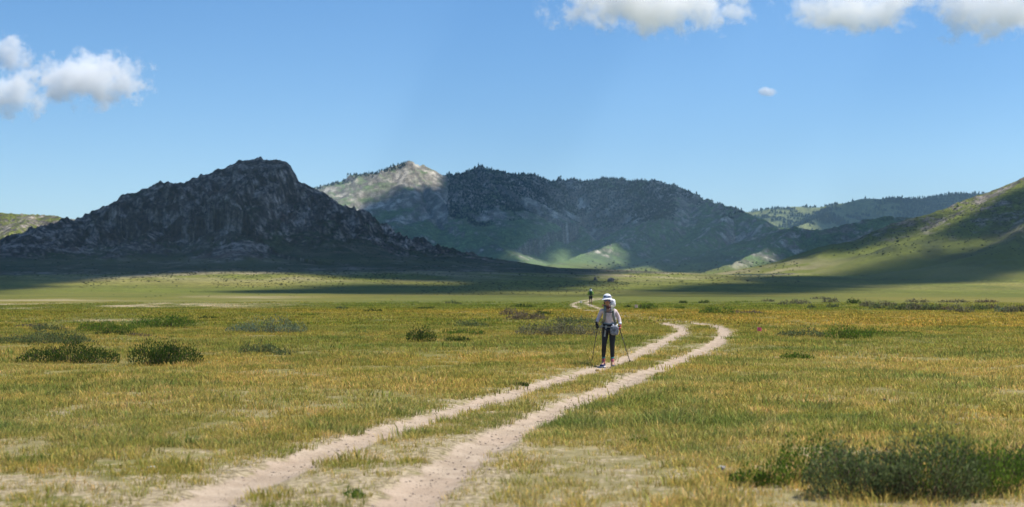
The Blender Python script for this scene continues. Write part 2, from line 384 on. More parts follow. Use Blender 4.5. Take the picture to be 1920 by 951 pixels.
# far mountain: scree, scrub and green bowl
nM = fbm(gx, gy, 60, 4, .62, 81.); nL = fbm(gx, gy, 330, 4, .55, 82.)
m = (own == 2) | (own == 3)
hi = sstep(rel, 60, 150)
g3 = lerp(col(.085, .125, .048) + np.zeros((N, 3)), col(.060, .080, .042) + np.zeros((N, 3)), sstep(nM + .5 * nL, -.2, .4))
r3 = lerp(col(.13, .115, .090) + np.zeros((N, 3)), col(.38, .35, .285) + np.zeros((N, 3)), sstep(nM * .7 + .6 * fbm(gx, gy, 16, 2, .5, 5.), -.1, .6))
rk = sstep(slope * .8 + .6 * nM + .3 * nL + .25 * hi, .42, .86)
rk = np.where(own == 3, sstep(slope * .7 + .7 * nm + .4 * nM + .4 * (crest - .6), .35, .75), rk)
sc = lerp(g3, r3, rk) * 1.3
C = np.where(m[:, None], lerp(C, sc, sstep(rel, 6, 30)), C)
m = own == 4
f4 = lerp(col(.135, .150, .055) + np.zeros((N, 3)), col(.055, .075, .032) + np.zeros((N, 3)), sstep(nM + .8 * nL + .10, -.15, .25))
C = np.where(m[:, None], lerp(C, f4, sstep(rel, 10, 60)), C)
C = C * (1 + .30 * sstep(rr, 200, 500) * fbm(gx, gy, 70, 4, .6, 93.))[:, None]
C = C * (1 + .18 * np.clip(fbm(gx, gy, 3.0, 2, .6, 91.), -1, 1))[:, None]
da, db = rut_d(gx, gy)
rd = np.minimum(da, db) + .24 * sstep(gy, 66, 84) * (1 - sstep(gy, 100, 114)) * (fbm(gx, gy, 5, 2, .5, 6.) > -.3) * (rr < 200) + .10 * sstep(gy, 104, 112)
mid = np.where((da < 2.6) & (db < 2.6), 1 - sstep(np.abs(da - db), .2, 1.5), 0)   # strip between the ruts

def terrain_material():
    m = NT('steppe_land')
    geo = m.n('ShaderNodeNewGeometry'); P = geo.outputs['Position']
    at = m.n('ShaderNodeAttribute', attribute_name='tint')
    rut = m.n('ShaderNodeAttribute', attribute_name='rut').outputs['Fac']
    grs = m.n('ShaderNodeAttribute', attribute_name='bare').outputs['Fac']
    near = m.n('ShaderNodeAttribute', attribute_name='near').outputs['Fac']
    n_edge = m.noise(P, 2.3, 4, .65); n_f = m.noise(P, 14.0, 4, .6); n_g = m.noise(P, 90.0, 3, .6); n_b = m.noise(P, .55, 3, .5)
    # sand of the ruts
    sand = m.mix(m.ramp(n_edge, .3, .7), (.34, .262, .185, 1), (.48, .385, .285, 1))
    sand = m.mix(m.ramp(n_g, .35, .75, 0, .45), sand, (.24, .17, .12, 1))
    sand = m.mix(m.ramp(n_b, .45, .65, 0, .4), sand, (.42, .31, .225, 1))
    n_s = m.noise(P, 38.0, 2, .5); sand = m.mix(m.ramp(n_s, .58, .68, 0, .55), sand, (.20, .16, .125, 1))
    # bare soil and litter between the tufts
    soil = m.mix(m.ramp(n_f, .35, .65), (.17, .135, .075, 1), (.42, .34, .22, 1))
    v = m.math('ADD', n_edge, m.math('MULTIPLY', m.math('SUBTRACT', n_f, .5), .6))
    patch = m.ramp(m.math('ADD', v, m.math('MULTIPLY', grs, .5)), .62, .82)
    base = m.mix(m.math('MULTIPLY', patch, near), at.outputs['Color'], soil)
    k = m.ramp(m.noise(P, 5.0, 5, .7), .25, .75, .78, 1.22)
    rg = m.n('ShaderNodeAttribute', attribute_name='craggy').outputs['Fac']
    n_c = m.noise(P, .42, 5, .7); n_d = m.noise(P, .085, 4, .65)
    kc = m.math('MULTIPLY', m.ramp(n_c, .36, .64, .42, 1.65), m.ramp(n_d, .35, .65, .7, 1.35))
    kc = m.math('ADD', m.math('MULTIPLY', m.math('SUBTRACT', kc, 1.0), rg), 1.0)
    k = m.math('MULTIPLY', k, kc)
    sc = m.n('ShaderNodeVectorMath', operation='SCALE'); m.put(sc.inputs[0], base); m.put(sc.inputs['Scale'], k)
    e = m.math('ADD', rut, m.math('MULTIPLY', m.math('SUBTRACT', n_edge, .5), -.42))
    e = m.math('ADD', e, m.math('MULTIPLY', m.math('SUBTRACT', n_f, .5), -.16))
    colr = m.mix(m.ramp(e, RW * .95, RW * 1.35, 1, 0), sc.outputs[0], sand)
    b = m.n('ShaderNodeBsdfPrincipled', {'Roughness': .95, 'Specular IOR Level': .1})
    m.put(b.inputs['Base Color'], colr)
    bh = m.math('ADD', m.math('MULTIPLY', n_f, .6), m.math('MULTIPLY', n_g, .25))
    bh = m.math('ADD', bh, m.math('MULTIPLY', m.math('MULTIPLY', rg, n_c), 50.0))
    bp = m.n('ShaderNodeBump', {'Strength': .7, 'Distance': .05}); m.put(bp.inputs['Height'], bh)
    m.put(b.inputs['Normal'], bp.outputs[0])
    m.put(m.out.inputs[0], b.outputs[0])
    return m.m
LAND = terrain_material()

ii, jj = np.meshgrid(np.arange(NR - 1), np.arange(NC), indexing='ij')
jn = (jj + 1) % NC
quads = np.stack([ii * NC + jj, ii * NC + jn, (ii + 1) * NC + jn, (ii + 1) * NC + jj], -1).reshape(-1, 4)
quads = quads[:, ::-1]
Vg = np.stack([gx, gy, gz], 1)
own2 = np.where(rel > 3.0, own, -1)
fown = own2[quads[:, 0]]
frut = (rd[quads[:, 0]] < RW * 1.25) & (rr[quads[:, 0]] < 230)
fown = np.where(frut & (fown == -1), -2, fown)
near_a = 1 - sstep(rr, 120, 300)
bare_a = np.clip(np.maximum(mid * .6, 1 - sstep(rd, .3, .9)) * .45 + .25 * sstep(fbm(gx, gy, 5, 3, .6, 14.), .0, .5) + .32 * (1 - sstep(rr, 13, 26)), 0, 1)
craggy_a = np.where(own == 0, sstep(rel, 2, 14), np.where(own == 2, .8 * sstep(rel, 10, 60), np.where(own == 3, .7 * sstep(rel, 5, 40), np.where(own >= 0, .85 * sstep(rel, 5, 45), .5 * sstep(rr, 260, 600)))))
def sub_mesh(name, mask):
    f = quads[mask]; u, inv = np.unique(f, return_inverse=True)
    o = mesh_obj(name, Vg[u], inv.reshape(-1, 4), LAND, smooth=True)
    cattr(o.data, 'tint', np.clip(C[u], 0, 1)); fattr(o.data, 'rut', rd[u]); fattr(o.data, 'near', near_a[u]); fattr(o.data, 'bare', bare_a[u]); fattr(o.data, 'craggy', craggy_a[u])
    return o
tag(sub_mesh('ground', fown == -1), 'open steppe plain of olive and ochre grass', kind='structure')
tag(sub_mesh('path', fown == -2), 'pair of pale sandy wheel ruts bending across the grass', kind='structure')
for oi, nm, lb in ((0, 'rocky_hill', 'dark craggy rocky hill on the left in cloud shadow'), (1, 'hill', 'low green hill behind the left flank of the craggy hill'),
                   (2, 'mountain', 'long hazy blue mountain with a sunlit left face'), (3, 'hill', 'shaded brown shoulder with small rocky knobs in front of the forested ridge'),
                   (4, 'hill', 'distant forested ridge beyond the valley'), (5, 'hill', 'tall grassy hill rising out of the frame on the right')):
    tag(sub_mesh(nm, fown == oi), lb, kind='structure')

# ------------------------------------------------------------------ haze
def haze():
    m = NT('thin_air')
    v = m.n('ShaderNodeVolumePrincipled', {'Color': (.50, .76, 1.0, 1), 'Density': 0.000068, 'Anisotropy': 0.0})
    m.put(m.out.inputs['Volume'], v.outputs[0])
    a, z0, z1 = 9600, float(gz.min()) - 1.5, float(gz.max()) + 18
    vv = [(x, y, z) for z in (z0, z1) for x, y in ((-a, -a), (a, -a), (a, a), (-a, a))]
    o = mesh_obj('haze', vv, [(0, 3, 2, 1), (4, 5, 6, 7), (0, 1, 5, 4), (1, 2, 6, 5), (2, 3, 7, 6), (3, 0, 4, 7)], m.m)
    tag(o, 'thin bluish haze in the air of the valley', kind='stuff')
haze()

# ------------------------------------------------------------------ clouds overhead that throw the shadows
CLOUD_H = 1500.0
def cloud_solid_mat():
    m = NT('cloud_underside')
    geo = m.n('ShaderNodeNewGeometry')
    t = m.n('ShaderNodeAttribute', attribute_name='thin').outputs['Fac']
    nz = m.noise(geo.outputs['Position'], .012, 5, .65)
    a = m.ramp(m.math('ADD', t, m.math('MULTIPLY', m.math('SUBTRACT', nz, .5), 1.1)), .1, .75)
    d = m.n('ShaderNodeBsdfDiffuse', {'Color': (.9, .9, .9, 1)}); tr = m.n('ShaderNodeBsdfTransparent')
    mx = m.n('ShaderNodeMixShader'); m.put(mx.inputs[0], a); m.put(mx.inputs[1], tr.outputs[0]); 
    tl = m.n('ShaderNodeBsdfTranslucent', {'Color': (.8, .8, .8, 1)}); dm = m.n('ShaderNodeMixShader', {0: .5}); m.put(dm.inputs[1], d.outputs[0]); m.put(dm.inputs[2], tl.outputs[0])
    m.put(mx.inputs[2], dm.outputs[0])
    m.put(m.out.inputs[0], mx.outputs[0]); return m.m
CSM = cloud_solid_mat()
def shade_cloud(poly, soft=60.0, seed=1.0, label='', wob=40.0):
    P = []
    for v in poly:
        if len(v) == 2:
            p = hit(*v)
            if p is None: continue
        else:
            x = (v[0] - CX) / FPX * v[2]; p = Vector((x, v[2], gz1(x, v[2])))
        t = (CLOUD_H - p.z) / sdir.z
        P.append((p.x + sdir.x * t, p.y + sdir.y * t))
    P = np.array(P); lo = P.min(0) - 80; hi = P.max(0) + 80
    st = max(10.0, (hi - lo).max() / 150)
    xs = np.arange(lo[0], hi[0], st); ys = np.arange(lo[1], hi[1], st)
    X, Y = np.meshgrid(xs, ys, indexing='ij'); sh = X.shape; X = X.ravel(); Y = Y.ravel()
    d, _ = seg_dist(X, Y, [tuple(p) for p in P] + [tuple(P[0])])
    inside = np.zeros(len(X), bool); n = len(P)
    for i in range(n):
        a, b = P[i], P[(i + 1) % n]
        c = ((a[1] > Y) != (b[1] > Y)) & (X < (b[0] - a[0]) * (Y - a[1]) / (b[1] - a[1] + 1e-9) + a[0]); inside ^= c
    sd = np.where(inside, d, -d) + soft * .4 + wob * fbm(X, Y, wob * 4, 3, .6, seed)
    t = np.clip(sd / soft, 0, 1)
    thick = np.sqrt(np.maximum(sd, 0)) * 9 * (1 + .5 * fbm(X, Y, 120, 3, .6, seed + 3)) 
    ok = (sd > 0).reshape(sh); M = np.arange(len(X)).reshape(sh)
    f = M[:-1, :-1], M[1:, :-1], M[1:, 1:], M[:-1, 1:]
    okf = ok[:-1, :-1] & ok[1:, :-1] & ok[1:, 1:] & ok[:-1, 1:]
    q = np.stack([a[okf] for a in f], -1)
    top = np.stack([X, Y, CLOUD_H + 1 + thick], 1); bot = np.stack([X, Y, CLOUD_H - .12 * thick], 1)
    V = np.concatenate([top, bot]); F = np.concatenate([q, q[:, ::-1] + len(X)])
    u, inv = np.unique(F, return_inverse=True)
    o = mesh_obj('cloud', V[u], inv.reshape(-1, 4), CSM, smooth=True)
    fattr(o.data, 'thin', np.concatenate([t, t])[u])
    tag(o, label, kind='structure')
shade_cloud([(-200, 562), (0, 546), (100, 536), (200, 524), (300, 514), (400, 510), (500, 509), (600, 513), (700, 520), (780, 525), (900, 532), (1010, 545), (1090, 540), (1130, 532), (1150, 0, 1180), (900, 0, 1120), (600, 0, 1090), (300, 0, 1060), (100, 0, 1010), (-20, 0, 980), (-300, 0, 960)], 34, 1., 'cloud over the craggy hill', 16)
shade_cloud([(590, 549), (640, 540), (720, 533), (850, 531), (960, 536), (1010, 546), (960, 556), (850, 553), (720, 552)], 75, 2., 'small cloud over the meadow below the craggy hill', 34)
shade_cloud([(838, 330), (835, 352), (800, 352), (765, 348), (738, 350), (715, 362), (700, 385), (690, 415), (720, 450), (800, 470), (900, 484), (990, 481), (1050, 470), (1110, 467), (1170, 478), (1215, 497), (1250, 508), (1330, 502), (1400, 488), (1480, 474), (1560, 462), (1620, 452), (1670, 442), (1780, 0, 1750), (1950, 0, 1900), (1950, 0, 2500), (1500, 0, 2450), (1440, 0, 2800), (1400, 0, 3600), (900, 0, 3600), (860, 0, 3250)], 90, 3., 'wide cloud over the blue mountain', 70)
shade_cloud([(1530, 412), (1560, 395), (1575, 380), (1590, 0, 5300), (2050, 0, 5300), (2050, 0, 4000), (1600, 0, 4000)], 120, 4., 'cloud over the right half of the forested ridge', 110)
shade_cloud([(2050, 430), (1920, 438), (1833, 460), (1774, 472), (1714, 487), (1655, 499), (1596, 510), (1516, 518), (1437, 528), (1358, 539), (1290, 546), (1318, 556), (1398, 556), (1497, 550), (1635, 541), (1754, 531), (1920, 512), (2050, 500)], 62, 5., 'long cloud over the foot of the grassy hill', 14)
shade_cloud([(2100, 300), (1930, 340), (1880, 380), (1840, 410), (1800, 432), (1850, 440), (1920, 420), (2100, 400)], 40, 6., 'cloud over the shoulder of the grassy hill', 26)
# ------------------------------------------------------------------ visible clouds (real volumes 8 to 11 km away, base near 1500 m)
def cloud_mat(name, seed, dens, wisp):
    m = NT(name)
    tc = m.n('ShaderNodeTexCoord')
    mp = m.n('ShaderNodeMapping'); m.put(mp.inputs['Vector'], tc.outputs['Object'])
    ln = m.n('ShaderNodeVectorMath', operation='LENGTH'); m.put(ln.inputs[0], tc.outputs['Object'])
    geo = m.n('ShaderNodeNewGeometry')
    off = m.n('ShaderNodeVectorMath', operation='ADD'); m.put(off.inputs[0], geo.outputs['Position']); off.inputs[1].default_value = (seed * 900, seed * 333, 0)
    big = m.noise(off.outputs[0], .0062, 7.0, .68)
    f = m.math('SUBTRACT', 1.0, ln.outputs['Value'])
    f = m.math('ADD', f, m.math('MULTIPLY', m.math('SUBTRACT', big, .5), wisp))
    f = m.ramp(f, .32, .62)
    v = m.n('ShaderNodeVolumeScatter', {'Color': (1, 1, 1, 1), 'Anisotropy': 0.0})
    m.put(v.inputs['Density'], m.math('MULTIPLY', f, dens))
    m.put(m.out.inputs['Volume'], v.outputs[0])
    m.m.cycles.volume_step_rate = 0.6
    return m.m
def puff_cloud(i, px, py, wpx, hpx, Y, label, dens=.0095, wisp=2.7):
    x, y, z = W3(px, py, Y); k = Y / FPX
    bm = bmesh.new(); bmesh.ops.create_icosphere(bm, subdivisions=3, radius=1.0)
    me = bpy.data.meshes.new('cloud'); bm.to_mesh(me); bm.free()
    o = bpy.data.objects.new('cloud', me); COL.objects.link(o)
    o.location = (x, y, z); o.scale = (wpx * k * .5 * 1.45, max(wpx * .5, hpx) * k * .7, hpx * k * .5 * 1.6)
    me.materials.append(cloud_mat('cloud_vapour', i + 1.0, dens, wisp))
    tag(o, label, 'cloud', 'white cumulus clouds in the blue sky')
PUFFS = [
 (165, 148, 230, 84, 10600, 'long white cloud stretched across the left sky'),
 (8, 100, 90, 66, 10900, 'small puff of cloud cut by the left edge above the lower cloud'),
 (10, 176, 150, 78, 10300, 'bright rounded cloud lowest at the left edge'),
 (1215, 8, 330, 100, 8300, 'big cloud with grey underside at the top middle'),
 (1590, 16, 240, 76, 8200, 'ragged white cloud between the two big ones along the top'),
 (1860, 12, 230, 108, 8100, 'white cloud filling the upper right corner'),
]
for i, p in enumerate(PUFFS): puff_cloud(i, *p)
puff_cloud(7, 1438, 172, 40, 18, 11500, 'tiny isolated wisp of cloud in the right half of the sky', .02, 1.2)
puff_cloud(8, 1370, 22, 60, 28, 8300, 'small shred of cloud right beside the big grey bottomed cloud', .012, 1.8)

# ------------------------------------------------------------------ rock outcrops
rnd = random.Random(11)
def rock_mat(name, a, b, scale=.9):
    m = NT(name)
    geo = m.n('ShaderNodeNewGeometry')
    n1 = m.noise(geo.outputs['Position'], scale, 5, .7); n2 = m.noise(geo.outputs['Position'], scale * 6, 3, .6)
    c = m.mix(m.ramp(n1, .35, .65), c4(a), c4(b)); c = m.mix(m.ramp(n2, .5, .75, 0, .35), c, (.05, .05, .045, 1))
    bs = m.n('ShaderNodeBsdfPrincipled', {'Roughness': .95, 'Specular IOR Level': .2}); m.put(bs.inputs['Base Color'], c)
    bp = m.n('ShaderNodeBump', {'Strength': .8, 'Distance': .25 / scale * .3}); m.put(bp.inputs['Height'], n1); m.put(bs.inputs['Normal'], bp.outputs[0])
    m.put(m.out.inputs[0], bs.outputs[0]); return m.m
TOR = rock_mat('granite', (.10, .08, .07), (.22, .18, .15), .5)
def rock_mesh(name, blocks, mat, seed=0, rough=.22):
    """blocks = [(cx,cy,cz,sx,sy,sz)] knobbly boulders in one outcrop"""
    bm = bmesh.new()
    for (cx, cy_, cz, sx, sy, sz) in blocks:
        r = bmesh.ops.create_icosphere(bm, subdivisions=3, radius=1.0)
        for v in r['verts']:
            p = v.co.copy(); q = Vector((math.copysign(abs(p.x) ** .6, p.x), math.copysign(abs(p.y) ** .6, p.y), math.copysign(abs(p.z) ** .6, p.z)))
            d = 1 + rough * mnoise.fractal(q * 1.6 + Vector((cx + seed, cy_, cz)), 1.0, 2.1, 4)
            v.co = Vector((q.x * sx * d + cx, q.y * sy * d + cy_, q.z * sz * d + cz))
    me = bpy.data.meshes.new(name); bm.to_mesh(me); bm.free(); me.materials.append(mat)
    o = bpy.data.objects.new(name, me); COL.objects.link(o); return o
def at_px(px, py, fallback=1500):
    h = hit(px, py)
    return h if h is not None else Vector(W3(px, py, fallback))
for (px, py, wpx, hpx, blocks, lb) in (
    (1116, 526, 12, 10, [(0, 0, .35, .34, .4, .55), (.25, 0, .1, .35, .4, .3), (-.3, .1, .05, .3, .3, .22)], 'small pointed rock outcrop standing left of the square crag at the valley mouth'),
    (1145, 528, 17, 12, [(0, 0, .3, .42, .5, .55), (.35, .1, .28, .3, .4, .48), (-.33, 0, .22, .25, .35, .42)], 'dark square rock outcrop at the end of the valley spur')):
    p = at_px(px, py); k = p.y / FPX
    o = rock_mesh('rock_outcrop', blocks, TOR, px)
    o.location = (p.x, p.y, p.z - .1); o.scale = (wpx * k * .62, wpx * k * .62, hpx * k * .75)
    tag(o, lb, 'rock outcrop', 'rock outcrops at the valley mouth')
STONE = rock_mat('field_stone', (.30, .29, .27), (.5, .48, .45), 12)
DARKS = rock_mat('dark_stone', (.035, .03, .025), (.09, .075, .06), 12)
for (px, py, w_, mt, lb) in ((285, 879, 16, STONE, 'pale grey stone in the grass left of the wheel ruts'), (1789, 801, 15, DARKS, 'dark stone above the big bush'),
                             (1657, 753, 11, DARKS, 'small dark stone in the grass of the right half'), (1120, 691, 7, DARKS, 'dark stone in the left rut beside the shadow of the walker'),
                             (1352, 880, 17, STONE, 'pale stone in front of the low bush near the lower edge'),
                             (322, 707, 9, DARKS, 'small dark stone below the two dark bushes on the left')):
    x, y = G(px, py); k = y / FPX * w_
    o = rock_mesh('stone', [(0, 0, .12, .5, .42, .26)], mt, px, .3)
    o.location = (x, y, gz1(x, y)); o.scale = (k, k, k * 1.1)
    tag(o, lb, 'stone', 'stones lying in the grass')

# ------------------------------------------------------------------ plants
def leaf_mat(name, trans=.35, attr='leafcol', typ='GEOMETRY', sat=1.0):
    m = NT(name)
    a = m.n('ShaderNodeAttribute', attribute_name=attr, attribute_type=typ)
    geo = m.n('ShaderNodeNewGeometry')
    d = m.n('ShaderNodeBsdfDiffuse', {'Roughness': .8}); t = m.n('ShaderNodeBsdfTranslucent')
    c = a.outputs['Color']
    if typ == 'INSTANCER':
        bl = m.n('ShaderNodeAttribute', attribute_name='blade').outputs['Color']
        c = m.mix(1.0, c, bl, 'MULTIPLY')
    m.put(d.inputs['Color'], c); m.put(t.inputs['Color'], c)
    mx = m.n('ShaderNodeMixShader', {0: trans}); m.put(mx.inputs[1], d.outputs[0]); m.put(mx.inputs[2], t.outputs[0])
    m.put(m.out.inputs[0], mx.outputs[0]); return m.m
LEAF = leaf_mat('bush_leaf', .5)
def bush_mesh(name, w, dpt, h, leaf, n, c0, c1, twig=(.12, .09, .06), seed=0, upright=.5, holes=.35, lobes=0):
    """a low bush: leafy upright sprays from one root mat; w, dpt, h in metres"""
    rs = np.random.RandomState(seed)
    if not lobes: lobes = max(2, int(round(w / max(h, .1) * 1.3)))
    L = [((i + .5) / lobes - .5 + rs.uniform(-.08, .08), rs.uniform(-.25, .25), rs.uniform(.62, 1.0) * (1 - .5 * abs((i + .5) / lobes - .5) * 1.5)) for i in range(lobes)]
    k = rs.randint(0, lobes, n)
    lx = np.array([l[0] for l in L])[k]; ly = np.array([l[1] for l in L])[k]; lh = np.array([l[2] for l in L])[k]
    a = rs.uniform(0, 2 * np.pi, n); r = np.sqrt(rs.uniform(0, 1, n))
    rad = .62 / lobes + .12
    dx = np.cos(a) * r * rad; dy = np.sin(a) * r * (.25 + .12)
    top = lh * np.sqrt(np.maximum(1 - .80 * r * r, .05)) * (.80 + .42 * np.abs(rs.uniform(-1, 1, n)) ** 4 + .14 * rs.uniform(-1, 1, n)) * (1 + .5 * fbm((lx + dx) * w / h * 2.2 + seed, dy * 4., 1.0, 2, .5, seed + 1.))
    u = 1 - rs.uniform(0, 1, n) ** 1.7 * .95
    # gaps
    X = (lx + dx) * w; Y = (ly + dy) * dpt; Z = top * h * u
    gap = fbm(X / w * 7 + seed, Z / h * 3.5 + Y / dpt * 3, 1.0, 3, .6, seed * .37)
    keep = gap > -holes
    keep |= rs.uniform(0, 1, n) < .25
    X, Y, Z, dx, dy, u = X[keep], Y[keep], Z[keep], dx[keep], dy[keep], u[keep]; n = len(X)
    up = np.stack([dx / rad * .55 + rs.normal(0, .35, n), dy / .37 * .4 + rs.normal(0, .35, n), np.full(n, .4 + upright) + rs.normal(0, .25, n)], 1)
    up /= np.linalg.norm(up, axis=1)[:, None]
    sd = np.stack([rs.normal(0, 1, n), rs.normal(0, 1, n), rs.normal(0, .5, n)], 1)
    sd -= (sd * up).sum(1)[:, None] * up; sd /= np.linalg.norm(sd, axis=1)[:, None]
    ln = leaf * rs.uniform(.6, 1.5, n)[:, None]; wd = ln * rs.uniform(.22, .42, n)[:, None]
    P = np.stack([X, Y, Z], 1)
    V = np.stack([P - up * ln * .5, P + sd * wd * .5, P + up * ln * .5, P - sd * wd * .5], 1).reshape(-1, 3)
    F = np.arange(n * 4).reshape(-1, 4)
    t = np.clip(.5 + rs.normal(0, .3, n) + .5 * fbm(X * 3 / max(h, .1), Z * 3 / max(h, .1), 1.0, 2, .5, seed + 3.), 0, 1)
    Cc = np.array(c0)[None] * (1 - t[:, None]) + np.array(c1)[None] * t[:, None]
    tw = rs.uniform(0, 1, n) < .10
    Cc[tw] = np.array(twig)
    V[:, 2] = np.maximum(V[:, 2], -.02)
    # stems
    ns = max(10, n // 40); sx = rs.choice(n, ns)
    b = np.stack([X[sx] * .75, Y[sx] * .75, np.full(ns, -.03)], 1); tpt = P[sx]; wv = np.array([leaf * .10, 0, 0])
    SV = np.stack([b - wv, b + wv, tpt + wv * .4, tpt - wv * .4], 1).reshape(-1, 3)
    V = np.concatenate([V, SV]); F = np.concatenate([F, np.arange(ns * 4).reshape(-1, 4) + n * 4])
    CC = np.concatenate([np.repeat(Cc, 4, 0), np.tile(np.array(twig), (ns * 4, 1))])
    o = mesh_obj(name, V, F, LEAF); cattr(o.data, 'leafcol', CC); return o
DG = ((.032, .066, .014), (.105, .160, .032)); GG = ((.075, .105, .040), (.210, .250, .105)); BG = ((.070, .135, .018), (.200, .290, .045))
PG = ((.120, .165, .085), (.290, .340, .210)); BR = ((.110, .085, .055), (.300, .235, .150)); GB = ((.100, .100, .055), (.290, .265, .165))
BUSH = [  # px, base py, width px, height px, colours, label
 (125, 681, 142, 42, DG, 'large dark green bush at the far left, lower one beside the grey green patch', 'bush'),
 (314, 683, 118, 44, DG, 'dense dark green bush standing alone in the left grass'),
 (95, 645, 150, 27, GG, 'wide low grey green bush behind the large dark bush at the far left'),
 (88, 621, 62, 15, GG, 'small grey green bush at the edge of the left terrace'),
 (205, 622, 84, 22, BG, 'fresh green bush between the terrace edge and the rounded green bush'),
 (218, 628, 66, 12, DG, 'thin dark strip of bush in front of the fresh green one'),
 (312, 616, 96, 27, BG, 'rounded bright green bush on the left, above the lone dark bush'),
 (507, 625, 124, 27, PG, 'pale blue green bush, widest one left of the middle'),
 (486, 664, 62, 22, GG, 'sparse grey tuft of bush below the pale blue green one'),
 (538, 666, 38, 11, GG, 'tiny sparse bush right of the sparse grey tuft'),
 (60, 613, 54, 8, BR, 'low brown dry bush on the pale terrace at the far left'),
 (262, 630, 34, 8, BR, 'little brown bush under the rounded bright green bush'),
 (392, 598, 30, 7, DG, 'small flat green bush above the pale blue green one'),
 (790, 641, 46, 26, DG, 'dark pointed bush left of the middle, on a bare patch'),
 (861, 641, 38, 15, DG, 'dark low bush just right of the pointed bush'),
 (868, 629, 78, 12, BG, 'green low mat of bush behind the dark low bush'),
 (886, 613, 50, 14, GG, 'grey green bush above the green low mat'),
 (1056, 630, 130, 34, GB, 'big grey brown bush beside the nearer walker'),
 (1086, 607, 84, 15, GG, 'olive bush just behind the big grey brown one'),
 (960, 591, 42, 12, BR, 'brown dry bush on a sandy hump in the middle distance'),
 (986, 600, 62, 17, BR, 'reddish brown bush in front of the sandy hump'),
 (1019, 591, 26, 10, DG, 'dark green bush right of the brown ones'),
 (979, 577, 38, 7, DG, 'far small green bush above the sandy hump'),
 (1211, 581, 36, 15, BG, 'feathery green bush right behind the nearer walker'),
 (1175, 577, 10, 5, DG, 'very small bush beside the shoulder of the nearer walker'),
 (1341, 589, 50, 17, BG, 'compact dark green bush above the bend of the ruts'),
 (1403, 589, 46, 9, BR, 'flat brown bush right of the compact green one'),
 (1280, 569, 12, 5, DG, 'tiny bush above the bend, left one of a pair'),
 (1321, 569, 17, 7, DG, 'small dark bush above the compact green one'),
 (1275, 579, 12, 5, BG, 'tiny green bush left of the compact green one'),
 (1505, 632, 80, 19, GG, 'grey green bush right of the pink flag'),
 (1592, 637, 74, 28, BG, 'bright green bush standing highest on the right plain'),
 (1640, 629, 56, 14, BG, 'thin green bush trailing right from the highest one'),
 (1685, 628, 15, 8, BG, 'small green bush, left one of two on the ochre grass'),
 (1709, 628, 30, 9, BG, 'wider green bush, right one of two on the ochre grass'),
 (1486, 675, 38, 17, BG, 'leafy green bush in the right plain below the pink flag'),
 (1514, 675, 22, 13, BG, 'small companion bush touching the leafy green one'),
 (1590, 912, 190, 80, BG, 'feathery green bush forming the left part of the big foreground thicket'),
 (1690, 935, 250, 108, GG, 'tallest feathery bush in the middle of the foreground thicket'),
 (1805, 925, 230, 86, BG, 'broad bush on the right side of the foreground thicket'),
 (1905, 900, 130, 62, GG, 'bush of the foreground thicket cut by the right edge'),
 (1425, 915, 92, 42, BG, 'low leafy bush left of the foreground thicket'),
 (1200, 835, 34, 15, BG, 'small leafy weed right of the ruts in the foreground'),
 (665, 935, 30, 22, BG, 'small weed growing between the two ruts near the lower edge'),
 (978, 722, 18, 8, DG, 'tiny weed at the left rim of the left rut'),
 (850, 570, 26, 6, GG, 'far grey bush at the foot of the shaded meadow'),
 (700, 585, 30, 6, DG, 'far flat bush at the left of the middle distance'),
 (640, 580, 24, 6, GG, 'far grey green bush at the end of the pale terrace'),
 (800, 580, 34, 6, DG, 'far flat bush between the shaded meadow and the ochre grass'),
]
ROW = [(1470, 572, 17, 9, GB), (1503, 571, 30, 11, GB), (1521, 579, 14, 8, GG), (1558, 568, 24, 11, GB), (1562, 577, 19, 9, GG), (1600, 570, 24, 11, DG), (1628, 576, 24, 14, GB), (1645, 580, 26, 12, GG),
       (1664, 575, 26, 11, GB), (1690, 582, 44, 18, GG), (1722, 583, 34, 19, GB), (1748, 583, 32, 17, GG), (1769, 583, 22, 14, BR), (1802, 587, 36, 18, GB), (1838, 582, 30, 14, GG), (1860, 580, 20, 12, BR),
       (1877, 586, 20, 17, PG), (1896, 587, 22, 14, GB), (1916, 586, 26, 16, GB), (1720, 567, 40, 6, GB), (1790, 567, 50, 6, GB), (1850, 568, 44, 6, BR), (1440, 566, 22, 5, GB), (1540, 562, 30, 5, GB)]
ORD = 'first second third fourth fifth sixth seventh eighth ninth tenth eleventh twelfth thirteenth fourteenth fifteenth sixteenth seventeenth eighteenth nineteenth twentieth'.split()
BUSH = [b[:6] for b in BUSH]
for i, b in enumerate(sorted(ROW[:19])):
    BUSH.append(b + ('%s steppe bush from the left in the far scrub row on the right' % ORD[i],))
for i, b in enumerate(sorted(ROW[19:])):
    BUSH.append(b + ('%s low bush from the left in the thin line beyond the scrub row' % ORD[i],))
def place_h(px, py, hpx):
    h = hit(px, py)
    return h
for i, (px, py, wp, hp, cc, lb) in enumerate(BUSH):
    if py > 560: x, y = G(px, py); z = gz1(x, y)
    else:
        p = hit(px, py); x, y, z = p.x, p.y, p.z
    if z > .15:
        p = hit(px, py); x, y, z = p.x, p.y, p.z
    k = y / FPX; wm, hm = wp * k, hp * k
    lf = max(.030 if y < 20 else .05, 1.7 * k * 1.9)
    if y < 20: n = int(15000 * wm * hm / .6)
    else: n = int(min(5200, max(160, wp * hp * 1.25)))
    dense = .40 if cc in (DG, BG) else .2
    if y < 20: dense = .08
    o = bush_mesh('bush', wm, max(.3, min(wm * .7, 2.2 * hm + .4)), hm * (1.75 if y < 20 else 1.42), lf, n, cc[0], cc[1], seed=i + 5, upright=.9 if cc in (DG, BG) else .55, holes=dense,
                  twig=(.12, .085, .06) if cc is not BR else (.2, .14, .09))
    o.location = (x, y, z - .02)
    tag(o, lb, 'bush', 'bushes scattered over the steppe')

